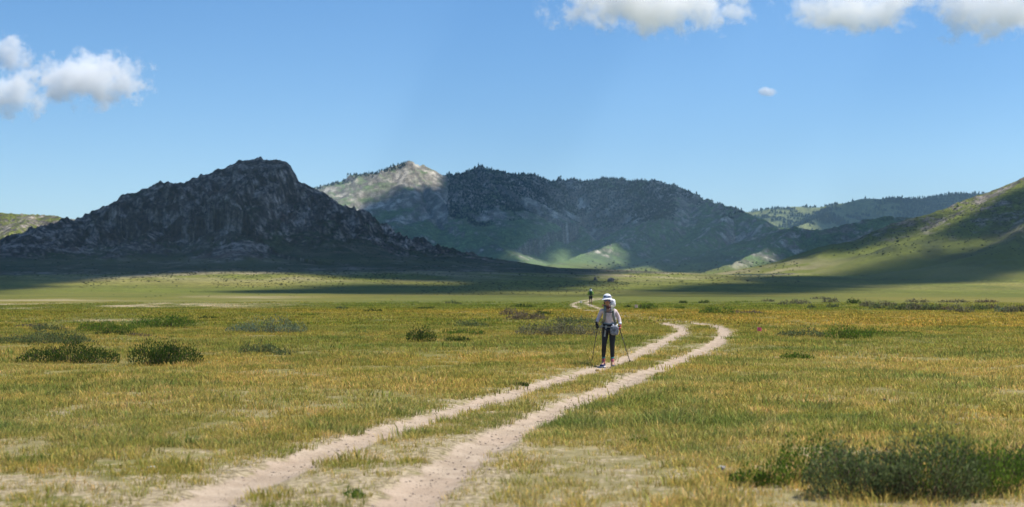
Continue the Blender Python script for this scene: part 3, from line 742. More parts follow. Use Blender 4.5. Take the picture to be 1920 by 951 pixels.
# far shrubs that nobody could count: on the foot of the hills and over the far plain
def blob_field(name, pts, sizes, cols, seed, label, cone=False):
    rs = np.random.RandomState(seed)
    if cone:   # small conifers: two stacked ragged cones
        ring = 6; base = []
        fc = []
        for (z0, z1, r) in ((.08, .68, .26), (.40, 1.0, .17)):
            b0 = len(base)
            for q in range(ring): base.append((math.cos(q * 2 * math.pi / ring) * r, math.sin(q * 2 * math.pi / ring) * r, z0))
            base.append((0, 0, z1))
            for q in range(ring): fc.append((b0 + q, b0 + (q + 1) % ring, b0 + ring))
        base = np.array(base); fc = np.array(fc)
    else:
        bm = bmesh.new(); bmesh.ops.create_icosphere(bm, subdivisions=2, radius=.5)
        base = np.array([v.co[:] for v in bm.verts]); bm.verts.ensure_lookup_table()
        fc = np.array([[v.index for v in f.verts] for f in bm.faces]); bm.free()
        base[:, 2] = base[:, 2] * .75 + .28
    n = len(pts); m = len(base)
    a = rs.uniform(0, 6.283, n); ca, sa = np.cos(a)[:, None], np.sin(a)[:, None]
    B = base[None] * (1 + rs.uniform(-.32, .32, (n, m, 1)))
    X = (B[:, :, 0] * ca - B[:, :, 1] * sa) * sizes[:, 0:1]; Y = (B[:, :, 0] * sa + B[:, :, 1] * ca) * sizes[:, 0:1]; Z = B[:, :, 2] * sizes[:, 1:2]
    V = np.stack([X + pts[:, 0:1], Y + pts[:, 1:2], Z + pts[:, 2:3] - .1], -1).reshape(-1, 3)
    F = (fc[None] + (np.arange(n) * m)[:, None, None]).reshape(-1, 3)
    o = mesh_obj(name, V, F, LEAF); cattr(o.data, 'leafcol', np.repeat(cols, m, 0) * (1 + rs.uniform(-.25, .25, (n * m, 1))))
    tag(o, label, kind='stuff'); return o
rs = np.random.RandomState(5)
def screen_scatter(n, x0, x1, y0, y1, keep=None):
    """scatter over the terrain seen between pixel rows"""
    out = []
    X = rs.uniform(x0, x1, n); Y = rs.uniform(y0, y1, n)
    for a, b in zip(X, Y):
        h = hit(a, b)
        if h is not None and (keep is None or keep(h, a, b)): out.append((h.x, h.y, h.z))
    return out
pts = screen_scatter(900, 150, 760, 508, 540, lambda h, a, b: mnoise.noise(Vector((a * .012, b * .05, 3))) > -.55 + (b - 508) * .012)
pts += screen_scatter(110, 0, 420, 566, 604, lambda h, a, b: True)
pts += screen_scatter(500, 780, 1180, 528, 556, lambda h, a, b: h.y > 300)
pts += screen_scatter(120, 0, 900, 545, 566)
pts += screen_scatter(1400, 0, 1100, 440, 520, lambda h, a, b: h.y < 1250)
pts += screen_scatter(500, 1560, 1920, 380, 480, lambda h, a, b: h.y < 1500)
pts += screen_scatter(400, 1100, 1500, 490, 535)
pts = np.array(pts); sc_ = pts[:, 1:2] / FPX
sz = np.concatenate([sc_ * rs.uniform(1.4, 4.6, sc_.shape), sc_ * rs.uniform(1.0, 2.6, sc_.shape)], 1)
blob_field('shrubbery', pts, sz, lerp(np.tile(col(.028, .038, .014), (len(pts), 1)), np.tile(col(.06, .065, .03), (len(pts), 1)), rs.uniform(0, 1, len(pts))), 3,
           'dots of dark scrub over the foot of the hills and the far plain')
# woods on the far crests
m1 = (own == 4) & (rel > 25) & (np.degrees(np.abs(np.arctan2(gx, gy))) < 23)
den = -(.15 - (-(nM + .8 * nL + .10)))
idx = np.where(m1 & ((nM + .8 * nL + .06 + .25 * sstep(gx, 1150, 1500)) > .0))[0]
m2 = (own == 2) & (rel > 110) & (np.degrees(np.abs(np.arctan2(gx, gy))) < 23)
pxs = gx / np.maximum(gy, 1) * FPX + CX
m2 &= ((pxs > 840) & (crest > .66 + .25 * nL + .3 * nM) & (pxs < 1265)) | ((pxs < 762) & (crest > .955)) | ((pxs >= 1265) & (crest > .97) & (pxs < 1400) & (nM > .0))
idx2 = np.where(m2)[0]
# sheet points are denser nearby: thin by cell area
def thin(idx, n, seed):
    r_ = np.random.RandomState(seed); w_ = rr[idx]; p = w_ / w_.sum()
    return r_.choice(idx, min(n, len(idx)), replace=False, p=p)
idx = thin(idx, 12000, 1); idx2 = thin(idx2, 12000, 2)
al = np.concatenate([idx, idx2]); tp = Vg[al] + np.stack([rs.uniform(-4, 4, len(al)), rs.uniform(-4, 4, len(al)), np.zeros(len(al))], 1)
hh = np.concatenate([rs.uniform(6, 11, len(idx)), rs.uniform(2.5, 5.5, len(idx2))])
blob_field('forest', tp, np.stack([hh * 1.7, hh], 1), lerp(np.tile(col(.012, .024, .012), (len(al), 1)), np.tile(col(.035, .055, .022), (len(al), 1)), rs.uniform(0, 1, len(al))), 4,
           'dark conifer woods on the crests of the far mountain and the distant ridge', cone=True)

# ------------------------------------------------------------------ grass (one object, tufts scattered over the plain)
def tuft(name, nb, rad, h, wd, seed, lean=.5):
    rs = np.random.RandomState(seed); V = []; F = []; Cc = []
    for i in range(nb):
        a = rs.uniform(0, 6.283); r = rad * math.sqrt(rs.uniform()); bx, by = math.cos(a) * r, math.sin(a) * r
        hh = h * rs.uniform(.45, 1.15); la = a + rs.normal(0, .9); ll = lean * hh * rs.uniform(.2, 1.2); wa = rs.uniform(0, 3.1416)
        wx, wy = math.cos(wa) * wd * .5, math.sin(wa) * wd * .5
        q = len(V); t = rs.uniform(0, 1)
        g0 = np.array([1.0, 1.0, 1.0]) * rs.uniform(.45, 1.5); g = g0 * (np.array([1.3, 1.16, 1.15]) if t < .28 else np.array([.8, 1.0, .8]) if t < .5 else np.array([1, 1, 1]))
        for (s_, k_) in ((0, 1.0), (.55, .8)):
            ox, oy = math.cos(la) * ll * s_ ** 2, math.sin(la) * ll * s_ ** 2
            V += [(bx + ox - wx * k_, by + oy - wy * k_, hh * s_), (bx + ox + wx * k_, by + oy + wy * k_, hh * s_)]
        V.append((bx + math.cos(la) * ll, by + math.sin(la) * ll, hh * (1 - .25 * lean)))
        F += [(q, q + 1, q + 3, q + 2), (q + 2, q + 3, q + 4)]
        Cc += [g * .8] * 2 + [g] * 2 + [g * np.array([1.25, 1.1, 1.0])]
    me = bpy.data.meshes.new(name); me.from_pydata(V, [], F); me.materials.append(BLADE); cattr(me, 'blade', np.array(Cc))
    return bpy.data.objects.new(name, me)
# gravel in the ruts
def gravel():
    rs = np.random.RandomState(9); P = []
    for RT in (RUT_A, RUT_B):
        a = np.array(RT); a = a[(a[:, 1] > 9) & (a[:, 1] < 60)]
        for i in range(len(a) - 1):
            L = np.linalg.norm(a[i + 1] - a[i]); n = int(L * (60 if a[i, 1] < 30 else 14)); t = rs.uniform(0, 1, (n, 1))
            P.append(a[i] + (a[i + 1] - a[i]) * t + rs.normal(0, .24, (n, 2)))
    P = np.concatenate(P); z = ground_z(P[:, 0], P[:, 1]); n = len(P); s_ = (.005 + .017 * rs.uniform(0, 1, n) ** 5)[:, None]
    base = np.array([(1, 0, 0), (-1, 0, 0), (0, 1, 0), (0, -1, 0), (0, 0, .7), (0, 0, -.7)], float); fc = np.array([(0, 2, 4), (2, 1, 4), (1, 3, 4), (3, 0, 4), (2, 0, 5), (1, 2, 5), (3, 1, 5), (0, 3, 5)])
    V = base[None] * s_[:, :, None] * (1 + rs.uniform(-.35, .35, (n, 6, 3))) + np.column_stack([P, z + .002])[:, None]
    F = (fc[None] + (np.arange(n) * 6)[:, None, None]).reshape(-1, 3)
    tag(mesh_obj('gravel', V.reshape(-1, 3), F, rock_mat('rut_gravel', (.26, .20, .15), (.46, .37, .28), 30)), 'loose gravel and pebbles in the wheel ruts', kind='stuff')
gravel()
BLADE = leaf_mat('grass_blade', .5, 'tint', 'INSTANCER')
lib = bpy.data.collections.new('grass_tufts')
SIZES = [(12, .05, .065, .005), (18, .09, .08, .006), (28, .14, .105, .008), (26, .24, .095, .014), (30, .6, .11, .032)]
for k, (nb, rad, h, wd) in enumerate(SIZES):
    for v_ in range(3): lib.objects.link(tuft('tuft_%d%d' % (k, v_), nb, rad, h, wd, k * 10 + v_))
def sheet_lookup(A, x, y):
    r = np.hypot(x, y); t = np.arctan2(x, y)
    i = np.clip(np.searchsorted(rows, r), 0, NR - 1); j = np.clip(np.searchsorted(th, t), 0, NC - 1)
    return A.reshape(NR, NC, -1)[i, j]
def grass_points():
    rs = np.random.RandomState(77); out = []
    # (r0, r1, density per m2, size class weights, scale)
    for (r0, r1, dn, ks, sc0) in ((10.0, 20, 210, (0, 0, 0, 1, 1, 2), 1.0), (20, 36, 70, (1, 1, 2, 2, 3), 1.0), (36, 66, 17, (2, 3, 3), 1.05), (66, 190, 3.4, (4, 4, 3), 1.0)):
        hw = math.radians(21.5)
        area = hw * (r1 * r1 - r0 * r0); n = int(area * dn)
        r = np.sqrt(rs.uniform(r0 * r0, r1 * r1, n)); t = rs.uniform(-hw, hw, n)
        x = r * np.sin(t); y = r * np.cos(t)
        da, db = rut_d(x, y); d = np.minimum(da, db) + .24 * sstep(y, 66, 84) * (1 - sstep(y, 100, 114))
        edge = RW * 1.25 + .16 * fbm(x, y, .6, 3, .6, 3.) + .12 * fbm(x, y, 2.4, 2, .6, 5.)
        p = sstep(d, edge - .02, edge + .10) * sstep(np.hypot(x - 2.2, y - 32.5), .25, .5)
        mid = np.where((da < 2.6) & (db < 2.6), 1 - sstep(np.abs(da - db), .2, 1.5), 0)
        cl = fbm(x, y, 1.4, 4, .6, 9.) + .7 * fbm(x, y, 6, 2, .5, 19.)
        bare = np.clip(np.maximum(mid * .35, (1 - sstep(d, .3, .9)) * .4) + .12 * (1 - sstep(r, 12, 28)), 0, 1)
        bare = np.maximum(bare, sheet_lookup(pale, x, y)[:, 0] * 1.1)
        dens = np.clip(.78 + 1.3 * cl - .6 * bare, .20, 1) * (1 - sstep(r, 95, 188))
        k = rs.uniform(0, 1, n) < p * dens
        x, y, r, cl, bare = x[k], y[k], r[k], cl[k], bare[k]; n = len(x)
        z = ground_z(x, y)
        kc = np.array(ks)[rs.randint(0, len(ks), n)]
        s_ = sc0 * np.exp(rs.normal(0, .22, n)) * (1 + .5 * np.clip(cl, -.6, .8)) * (1 - .35 * bare)
        out.append((x, y, z, kc * 3 + rs.randint(0, 3, n), s_, cl))
    return [np.concatenate([o[i] for o in out]) for i in range(6)]
px_, py_, pz_, pk_, ps_, pc_ = grass_points()
n = len(px_)
# same colour field as the ground, greener in the thick clumps
tc_ = sheet_lookup(C, px_, py_)
g_ = sstep(pc_ + .25 * fbm(px_, py_, .8, 2, .5, 2.), -.1, .6)
tc_ = np.where((np.hypot(px_, py_) < 66)[:, None], tc_ * .25 + .75 * lerp(np.tile(col(.178, .143, .036), (n, 1)), np.tile(col(.122, .122, .030), (n, 1)), sstep(fbm(px_, py_, 9, 3, .6, 8.), -.25, .3)), tc_)
tc_ = tc_ * (3.0 - .45 * g_)[:, None] * np.array([1.08, 1.0, .92])
tc_ = tc_ * (1 - .38 * g_[:, None] * np.array([1, .45, .6]))
dry = (np.random.RandomState(3).uniform(0, 1, n) < .20)
tc_[dry] = tc_[dry] * np.array([1.35, 1.2, 1.6])
me = bpy.data.meshes.new('grass'); me.vertices.add(n)
me.vertices.foreach_set('co', np.stack([px_, py_, pz_ - .01], 1).astype(np.float32).ravel())
cattr(me, 'tint', np.clip(tc_, 0, 1)); fattr(me, 'size', ps_)
fattr(me, 'turn', np.random.RandomState(4).uniform(0, 6.283, n))
ia = me.attributes.new('pick', 'INT', 'POINT'); ia.data.foreach_set('value', pk_.astype(np.int32))
go = bpy.data.objects.new('grass', me); COL.objects.link(go); me.materials.append(BLADE)
tag(go, 'short olive and straw coloured steppe grass in tufts', kind='stuff')
ng = bpy.data.node_groups.new('grass_scatter', 'GeometryNodeTree')
ng.interface.new_socket('Geometry', in_out='INPUT', socket_type='NodeSocketGeometry'); ng.interface.new_socket('Geometry', in_out='OUTPUT', socket_type='NodeSocketGeometry')
gi = ng.nodes.new('NodeGroupInput'); goo = ng.nodes.new('NodeGroupOutput')
ci = ng.nodes.new('GeometryNodeCollectionInfo'); ci.inputs['Collection'].default_value = lib; ci.inputs['Separate Children'].default_value = True; ci.inputs['Reset Children'].default_value = True
ip = ng.nodes.new('GeometryNodeInstanceOnPoints'); ip.inputs['Pick Instance'].default_value = True
def named(nm, ty):
    a = ng.nodes.new('GeometryNodeInputNamedAttribute'); a.data_type = ty; a.inputs['Name'].default_value = nm; return a.outputs['Attribute']
L_ = ng.links.new
mtp = ng.nodes.new('GeometryNodeMeshToPoints'); mtp.inputs['Radius'].default_value = .001
L_(gi.outputs[0], mtp.inputs['Mesh']); L_(mtp.outputs[0], ip.inputs['Points']); L_(ci.outputs[0], ip.inputs['Instance'])
L_(named('pick', 'INT'), ip.inputs['Instance Index'])
cx_ = ng.nodes.new('ShaderNodeCombineXYZ'); L_(named('turn', 'FLOAT'), cx_.inputs['Z']); L_(cx_.outputs[0], ip.inputs['Rotation'])
cs_ = ng.nodes.new('ShaderNodeCombineXYZ'); sz_ = named('size', 'FLOAT')
for k in range(3): L_(sz_, cs_.inputs[k])
L_(cs_.outputs[0], ip.inputs['Scale']); L_(ip.outputs[0], goo.inputs[0])
md = go.modifiers.new('scatter', 'NODES'); md.node_group = ng
print('tufts', n)
# ------------------------------------------------------------------ people
def skin_obj(name, V, E, mat, parent=None, sub=2, root=0, smooth=True):
    """V = [(x,y,z,rx[,ry])] grown into one continuous surface"""
    me = bpy.data.meshes.new(name); me.from_pydata([v[:3] for v in V], E, []); me.materials.append(mat)
    o = bpy.data.objects.new(name, me); COL.objects.link(o)
    sk = o.modifiers.new('skin', 'SKIN'); sk.use_smooth_shade = True; sk.branch_smoothing = .4
    if not me.skin_vertices:
        bm = bmesh.new(); bm.from_mesh(me); bm.verts.layers.skin.verify(); bm.to_mesh(me); bm.free()
    for i, v in enumerate(V):
        r = (v[3], v[4] if len(v) > 4 else v[3]); me.skin_vertices[0].data[i].radius = r; me.skin_vertices[0].data[i].use_root = (i == root)
    ss = o.modifiers.new('sub', 'SUBSURF'); ss.levels = sub; ss.render_levels = sub
    if parent: o.parent = parent
    return o
def lathe(name, prof, mat, parent=None, n=20, sx=1.0, sy=1.0, center=(0, 0, 0), rot=None, cap=True):
    V = []; F = []
    for (r, z) in prof:
        for k in range(n):
            a = 2 * math.pi * k / n; V.append(Vector((math.cos(a) * r * sx, math.sin(a) * r * sy, z)))
    for i in range(len(prof) - 1):
        for k in range(n): F.append((i * n + k, i * n + (k + 1) % n, (i + 1) * n + (k + 1) % n, (i + 1) * n + k))
    if cap: F += [tuple(reversed(range(n))), tuple(range((len(prof) - 1) * n, len(prof) * n))]
    M = (rot or Matrix.Identity(3))
    V = [M @ v + Vector(center) for v in V]
    return mesh_obj(name, V, F, mat, parent, smooth=True)
def tube(name, pts, rad, mat, parent=None, n=8):
    V = []; F = []
    for i, p in enumerate(pts):
        p = Vector(p); d = (Vector(pts[min(i + 1, len(pts) - 1)]) - Vector(pts[max(i - 1, 0)])).normalized()
        u = d.orthogonal().normalized(); w_ = d.cross(u); r = rad[i] if isinstance(rad, (list, tuple)) else rad
        if i and u.dot(pu) < 0: pass
        if i: u = (pu - d * pu.dot(d)).normalized(); w_ = d.cross(u)
        pu = u
        for k in range(n):
            a = 2 * math.pi * k / n; V.append(p + u * math.cos(a) * r + w_ * math.sin(a) * r)
    for i in range(len(pts) - 1):
        for k in range(n): F.append((i * n + k, i * n + (k + 1) % n, (i + 1) * n + (k + 1) % n, (i + 1) * n + k))
    F += [tuple(reversed(range(n))), tuple(range((len(pts) - 1) * n, len(pts) * n))]
    return mesh_obj(name, V, F, mat, parent, smooth=True)
def strap(name, pts, wid, thick, mat, parent=None, side=Vector((1, 0, 0))):
    """flat webbing following pts"""
    V = []; F = []
    for i, p in enumerate(pts):
        p = Vector(p); d = (Vector(pts[min(i + 1, len(pts) - 1)]) - Vector(pts[max(i - 1, 0)])).normalized()
        s_ = (side - d * side.dot(d)).normalized(); u = d.cross(s_)
        for a, b in ((-1, -1), (1, -1), (1, 1), (-1, 1)): V.append(p + s_ * a * wid * .5 + u * b * thick * .5)
    for i in range(len(pts) - 1):
        for k in range(4): F.append((i * 4 + k, i * 4 + (k + 1) % 4, i * 4 + 4 + (k + 1) % 4, i * 4 + 4 + k))
    n = len(pts); F += [(3, 2, 1, 0), (n * 4 - 4, n * 4 - 3, n * 4 - 2, n * 4 - 1)]
    return mesh_obj(name, V, F, mat, parent)
def blob(name, c, s_, mat, parent=None, seed=0, rough=.12, sq=.8, sub=3):
    bm = bmesh.new(); bmesh.ops.create_icosphere(bm, subdivisions=sub, radius=1.0)
    for v in bm.verts:
        p = v.co; q = Vector([math.copysign(abs(a) ** sq, a) for a in p])
        d = 1 + rough * mnoise.fractal(q * 2.2 + Vector((seed, 0, 0)), 1.0, 2.0, 3)
        v.co = Vector((q.x * s_[0] * d, q.y * s_[1] * d, q.z * s_[2] * d)) + Vector(c)
    me = bpy.data.meshes.new(name); bm.to_mesh(me); bm.free(); me.materials.append(mat)
    me.polygons.foreach_set('use_smooth', np.ones(len(me.polygons), bool))
    o = bpy.data.objects.new(name, me); COL.objects.link(o)
    if parent: o.parent = parent
    return o
def thing(name, label, cat, loc, rz=0, group=None):
    o = bpy.data.objects.new(name, None); o.empty_display_size = .2; COL.objects.link(o); o.location = loc; o.rotation_euler = (0, 0, rz)
    return tag(o, label, cat, group)

SKIN = simple_mat('skin', (.42, .22, .14), .55, .06, 30)
BLACK = simple_mat('black_tights', (.012, .012, .016), .6, .2, 25, .4)
SHIRT = simple_mat('pale_shirt', (.66, .53, .52), .85, .1, 14, bump=.5)
WHITE = simple_mat('white_cloth', (.74, .74, .78), .8, .06, 18, bump=.3)
GREY = simple_mat('grey_cloth', (.26, .28, .27), .85, .2, 22, bump=.5)
OLIVE = simple_mat('strap_webbing', (.20, .21, .17), .8, .12, 30)
PINK = simple_mat('pink_sock', (.48, .12, .15), .85, .15, 40)
TEAL = simple_mat('teal_band', (.05, .22, .24), .8, .1, 40)
NAVY = simple_mat('shoe_upper', (.035, .045, .11), .7, .2, 40)
LENS = simple_mat('visor_lens', (.05, .05, .22), .15, .1, 9, .9)
REDG = simple_mat('red_glove', (.42, .07, .06), .8, .15, 40)
DARK = simple_mat('dark_trim', (.02, .02, .022), .7, .1, 40)
POLE = simple_mat('pole_shaft', (.03, .03, .035), .35, .1, 10, .6)
BAGM = simple_mat('patterned_pouch', (.20, .21, .24), .85, .55, 16, bump=.6)
LIP = simple_mat('lips', (.33, .10, .08), .5, .05, 30)

def head(root, P, yaw=0.0, mat=SKIN):
    pass

def hand_pts(V, E, wrist_i, w_, d, closing, s=1.0, out=1):
    """palm and five curled fingers gripping; w_ wrist point, d = direction wrist->knuckles, closing = direction the fingers curl towards, out = thumb side axis"""
    w_ = Vector(w_); d = Vector(d).normalized(); c = Vector(closing).normalized(); c = (c - d * c.dot(d)).normalized(); sd = d.cross(c) * out
    palm = w_ + d * .045 * s; V.append((*palm, .026 * s, .017 * s)); E.append((wrist_i, len(V) - 1)); pi_ = len(V) - 1
    kn = w_ + d * .075 * s; V.append((*kn, .030 * s, .015 * s)); E.append((pi_, len(V) - 1)); ki = len(V) - 1
    for q, (o_, ln) in enumerate(((-.028, .85), (-.010, 1.0), (.009, .93), (.026, .75))):
        a = kn + sd * o_ * s + d * .012 * s
        b = a + (d * .6 + c * .8).normalized() * .026 * ln * s; e = b + (d * -.35 + c).normalized() * .022 * ln * s; f = e + (-d * .9 + c * .2).normalized() * .018 * ln * s
        prev = ki
        for p_, r_ in ((a, .0095), (b, .009), (e, .0085), (f, .0075)):
            V.append((*p_, r_ * s)); E.append((prev, len(V) - 1)); prev = len(V) - 1
    t0 = w_ + d * .03 * s - sd * .024 * s; t1 = t0 + (d * .5 - sd * .5 + c * .6).normalized() * .028 * s; t2 = t1 + (d * .3 + sd * .2 + c * .9).normalized() * .026 * s
    prev = pi_
    for p_, r_ in ((t0, .011), (t1, .0105), (t2, .009)):
        V.append((*p_, r_ * s)); E.append((prev, len(V) - 1)); prev = len(V) - 1

def build_person(J, loc, rz, label, skin=SKIN):
    """J: joints in metres, the person facing -Y. Returns root and the body"""
    root = thing('person', label, 'person', loc, rz)
    V = []; E = []
    def add(p, r, prev=None):
        V.append((*p, *r) if isinstance(r, tuple) else (*p, r)); i = len(V) - 1
        if prev is not None: E.append((prev, i))
        return i
    pel = add(J['pelvis'], (.115, .085)); wst = add(J['waist'], (.100, .075), pel); ch = add(J['chest'], (.120, .085), wst)
    nb = add(J['neck0'], (.055, .055), ch); nk = add(J['neck'], .043, nb)
    h0 = Vector(J['head']); f = J.get('face', Vector((0, -1, 0)))
    jaw = add(h0 + Vector((0, 0, -.055)) + f * .018, (.052, .056), nk); hd = add(h0 + Vector((0, 0, .02)), (.070, .084), jaw); tp = add(h0 + Vector((0, 0, .085)), (.050, .060), hd)
    nose = add(h0 + f * .088 + Vector((0, 0, -.012)), .011, hd)
    s_ = f.cross(Vector((0, 0, 1)))
    for q in (-1, 1): add(h0 + s_ * q * .078 + Vector((0, 0, -.01)), .014, hd)
    for q in ('L', 'R'):
        sh = add(J['sh' + q], .048, ch); el = add(J['el' + q], .034, sh); wr = add(J['wr' + q], .023, el)
        hip = add(J['hip' + q], .082, pel); kn = add(J['kn' + q], .050, hip)
        cf = add(Vector(J['kn' + q]) * .62 + Vector(J['an' + q]) * .38 + Vector((0, .012, 0)), .046, kn); an = add(J['an' + q], .030, cf)
        he = add(Vector(J['an' + q]) + Vector((0, .02, -.055)), .028, an); add(J['toe' + q], (.036, .022), an)
        dd = (Vector(J['wr' + q]) - Vector(J['el' + q])).normalized()
        hand_pts(V, E, wr, J['wr' + q], J.get('hd' + q, dd), J.get('hc' + q, Vector((0, -1, 0))), 1.0, 1 if q == 'L' else -1)
    body = skin_obj('body', V, E, skin, root, 2, 0)
    # face
    for q in (-1, 1):
        e = blob('eye', h0 + f * .066 + s_ * q * .03 + Vector((0, 0, .012)), (.013, .010, .008), WHITE, body, 0, 0, 1.0, 2)
    blob('mouth', h0 + f * .070 + Vector((0, 0, -.052)), (.022, .008, .007), LIP, body, 0, .05, 1.0, 2)
    return root, body
def garment_top(name, J, root, mat, r=1.0, hem=.0, cuff=.85, seed=0):
    V = []; E = []
    def add(p, rr_, prev=None):
        V.append((*p, *rr_) if isinstance(rr_, tuple) else (*p, rr_)); i = len(V) - 1
        if prev is not None: E.append((prev, i))
        return i
    pel = Vector(J['pelvis']) * .55 + Vector(J['waist']) * .45
    a = add(pel + Vector((0, 0, -.02 + hem)), (.150 * r, .115 * r)); b = add(J['waist'], (.138 * r, .108 * r), a); c = add(J['chest'], (.140 * r, .108 * r), b); d = add(Vector(J['neck0']) + Vector((0, 0, -.015)), (.070, .066), c)
    for q in ('L', 'R'):
        sh = add(J['sh' + q], .060 * r, c); m_ = add(Vector(J['sh' + q]) * .5 + Vector(J['el' + q]) * .5 + Vector((.012 if q == 'R' else -.01, .01, 0)), .056 * r, sh)
        el = add(J['el' + q], .050 * r, m_); wr = add(Vector(J['el' + q]) * (1 - cuff) + Vector(J['wr' + q]) * cuff, .036 * r, el)
    return skin_obj(name, V, E, mat, root, 2, 0)
def garment_legs(name, J, root, mat, r=1.0, to=.92):
    V = []; E = []
    def add(p, rr_, prev=None):
        V.append((*p, *rr_) if isinstance(rr_, tuple) else (*p, rr_)); i = len(V) - 1
        if prev is not None: E.append((prev, i))
        return i
    pel = add(Vector(J['pelvis']) + Vector((0, 0, .03)), (.128 * r, .100 * r))
    for q in ('L', 'R'):
        hip = add(J['hip' + q], .092 * r, pel); K = Vector(J['kn' + q]); A = Vector(J['an' + q])
        if to > .5:
            md_ = add(Vector(J['hip' + q]) * .5 + K * .5, .078 * r, hip); kn = add(K, .058 * r, md_)
            cf = add(K * .64 + A * .36 + Vector((0, .014, 0)), .056 * r, kn); add(K * (1 - to) + A * to, .038 * r, cf)
        else:
            add(Vector(J['hip' + q]) * .35 + K * .65, .088 * r, hip)
    return skin_obj(name, V, E, mat, root, 2, 0)
def shoe(J, q, root, up, sole):
    A = Vector(J['an' + q]); T = Vector(J['toe' + q]); d = T - A; d.z = 0; d.normalize(); s_ = Vector((-d.y, d.x, 0)); zb = T.z - .028
    V = []; F = []; n = 12
    prof = [(-.075, .030, .075), (-.055, .036, .095), (-.01, .038, .10), (.05, .040, .075), (.11, .045, .058), (.16, .042, .048), (.19, .028, .034)]
    for (t, w_, h) in prof:
        for k in range(n):
            a = 2 * math.pi * k / n; V.append(Vector((A.x, A.y, zb)) + d * t + s_ * math.cos(a) * w_ + Vector((0, 0, h * .5 + .012 + math.sin(a) * h * .5)))
    for i in range(len(prof) - 1):
        for k in range(n): F.append((i * n + k, i * n + (k + 1) % n, (i + 1) * n + (k + 1) % n, (i + 1) * n + k))
    F += [tuple(reversed(range(n))), tuple(range((len(prof) - 1) * n, len(prof) * n))]
    o = mesh_obj('shoe', V, F, up, root, smooth=True)
    V = []; F = []
    for zz in (0, .026):
        for (t, w_, h) in prof: V.append(Vector((A.x, A.y, zb + zz)) + d * t * 1.04 + s_ * w_ * 1.08)
        for (t, w_, h) in reversed(prof): V.append(Vector((A.x, A.y, zb + zz)) + d * t * 1.04 - s_ * w_ * 1.08)
    m_ = 2 * len(prof); F = [tuple(reversed(range(m_))), tuple(range(m_, 2 * m_))] + [(k, (k + 1) % m_, m_ + (k + 1) % m_, m_ + k) for k in range(m_)]
    mesh_obj('sole', V, F, sole, o)
    # lace tongue in a light colour
    T_ = Vector((A.x, A.y, zb)) + d * .055 + Vector((0, 0, .082)); blob('tongue', T_, (.022, .022, .016), WHITE if up is not WHITE else GREY, o, 1, .1, .9, 2)

def V3(*a): return Vector(a)
# nearer walker, facing the camera
hx, hy = G(1140, 685); hz = gz1(hx, hy)
J = dict(pelvis=V3(.025, 0, .90), waist=V3(.03, .0, 1.06), chest=V3(.015, -.01, 1.23), neck0=V3(.0, 0, 1.365), neck=V3(-.01, -.01, 1.415), head=V3(-.02, -.035, 1.535),
         shR=V3(-.150, 0, 1.315), elR=V3(-.215, .03, 1.135), wrR=V3(-.268, -.085, 1.01), shL=V3(.165, 0, 1.305), elL=V3(.255, .03, 1.125), wrL=V3(.275, -.05, .985),
         hipR=V3(-.055, 0, .865), knR=V3(-.092, -.05, .51), anR=V3(-.102, .09, .125), toeR=V3(-.150, -.03, .035),
         hipL=V3(.105, 0, .865), knL=V3(.092, -.05, .50), anL=V3(.10, -.05, .115), toeL=V3(.112, -.19, .035),
         hdR=V3(.0, -.55, -.8), hcR=V3(.9, -.2, 0), hdL=V3(.0, -.5, -.85), hcL=V3(-.9, -.2, 0))
w1, body = build_person(J, (hx, hy, hz), 0, 'walker in pale lavender shirt, white cap and black tights, facing us on the left rut')
garment_top('shirt', J, w1, SHIRT, 1.0)
garment_legs('tights', J, w1, BLACK, 1.0, .80)
for q in ('L', 'R'):
    K, A = Vector(J['kn' + q]), Vector(J['an' + q])
    tube('sock', [K * .27 + A * .73, K * .12 + A * .88, A + V3(0, 0, -.005), A + V3(0, 0, -.05)], [.040, .039, .041, .044], PINK, w1, 12)
    tube('ankle_band', [K * .33 + A * .67, K * .24 + A * .76], [.041, .040], TEAL, w1, 12)
    shoe(J, q, w1, NAVY, WHITE)
H = Vector(J['head'])
cap = lathe('cap', [(.098, .025), (.104, .055), (.100, .095), (.080, .130), (.045, .150), (.006, .156)], WHITE, w1, 20, .92, 1.05, H + V3(0, .008, 0))
# brim
BV = []; BF = []
for j in range(4):
    for i in range(9):
        a = math.pi * (i / 8.0); r_ = .096 + j * .028
        BV.append(H + V3(math.cos(a) * r_ * .93 * (1 - .07 * j), -math.sin(a) * r_ * 1.0 - (.012 * j), .052 - .006 * j - .016 * (math.cos(a)) ** 2 * j * .5))
for j in range(3):
    for i in range(8): BF.append((j * 9 + i, j * 9 + i + 1, j * 9 + 10 + i, j * 9 + 9 + i))
br = mesh_obj('brim', BV, BF, WHITE, cap); sm_ = br.modifiers.new('thick', 'SOLIDIFY'); sm_.thickness = .006
# grey badge band on the front of the cap
GV = []; GF = []
for j in range(3):
    for i in range(9):
        a = math.radians(-58 + 116 * i / 8.0); r_ = (.108, .107, .098)[j]
        GV.append(H + V3(math.sin(a) * r_ * .93, -math.cos(a) * r_ * 1.06 + .008, .066 + .021 * j))
for j in range(2):
    for i in range(8): GF.append((j * 9 + i, j * 9 + i + 1, j * 9 + 10 + i, j * 9 + 9 + i))
gb = mesh_obj('cap_badge', GV, GF, simple_mat('badge_grey', (.16, .20, .28), .8, .9, 26), cap)
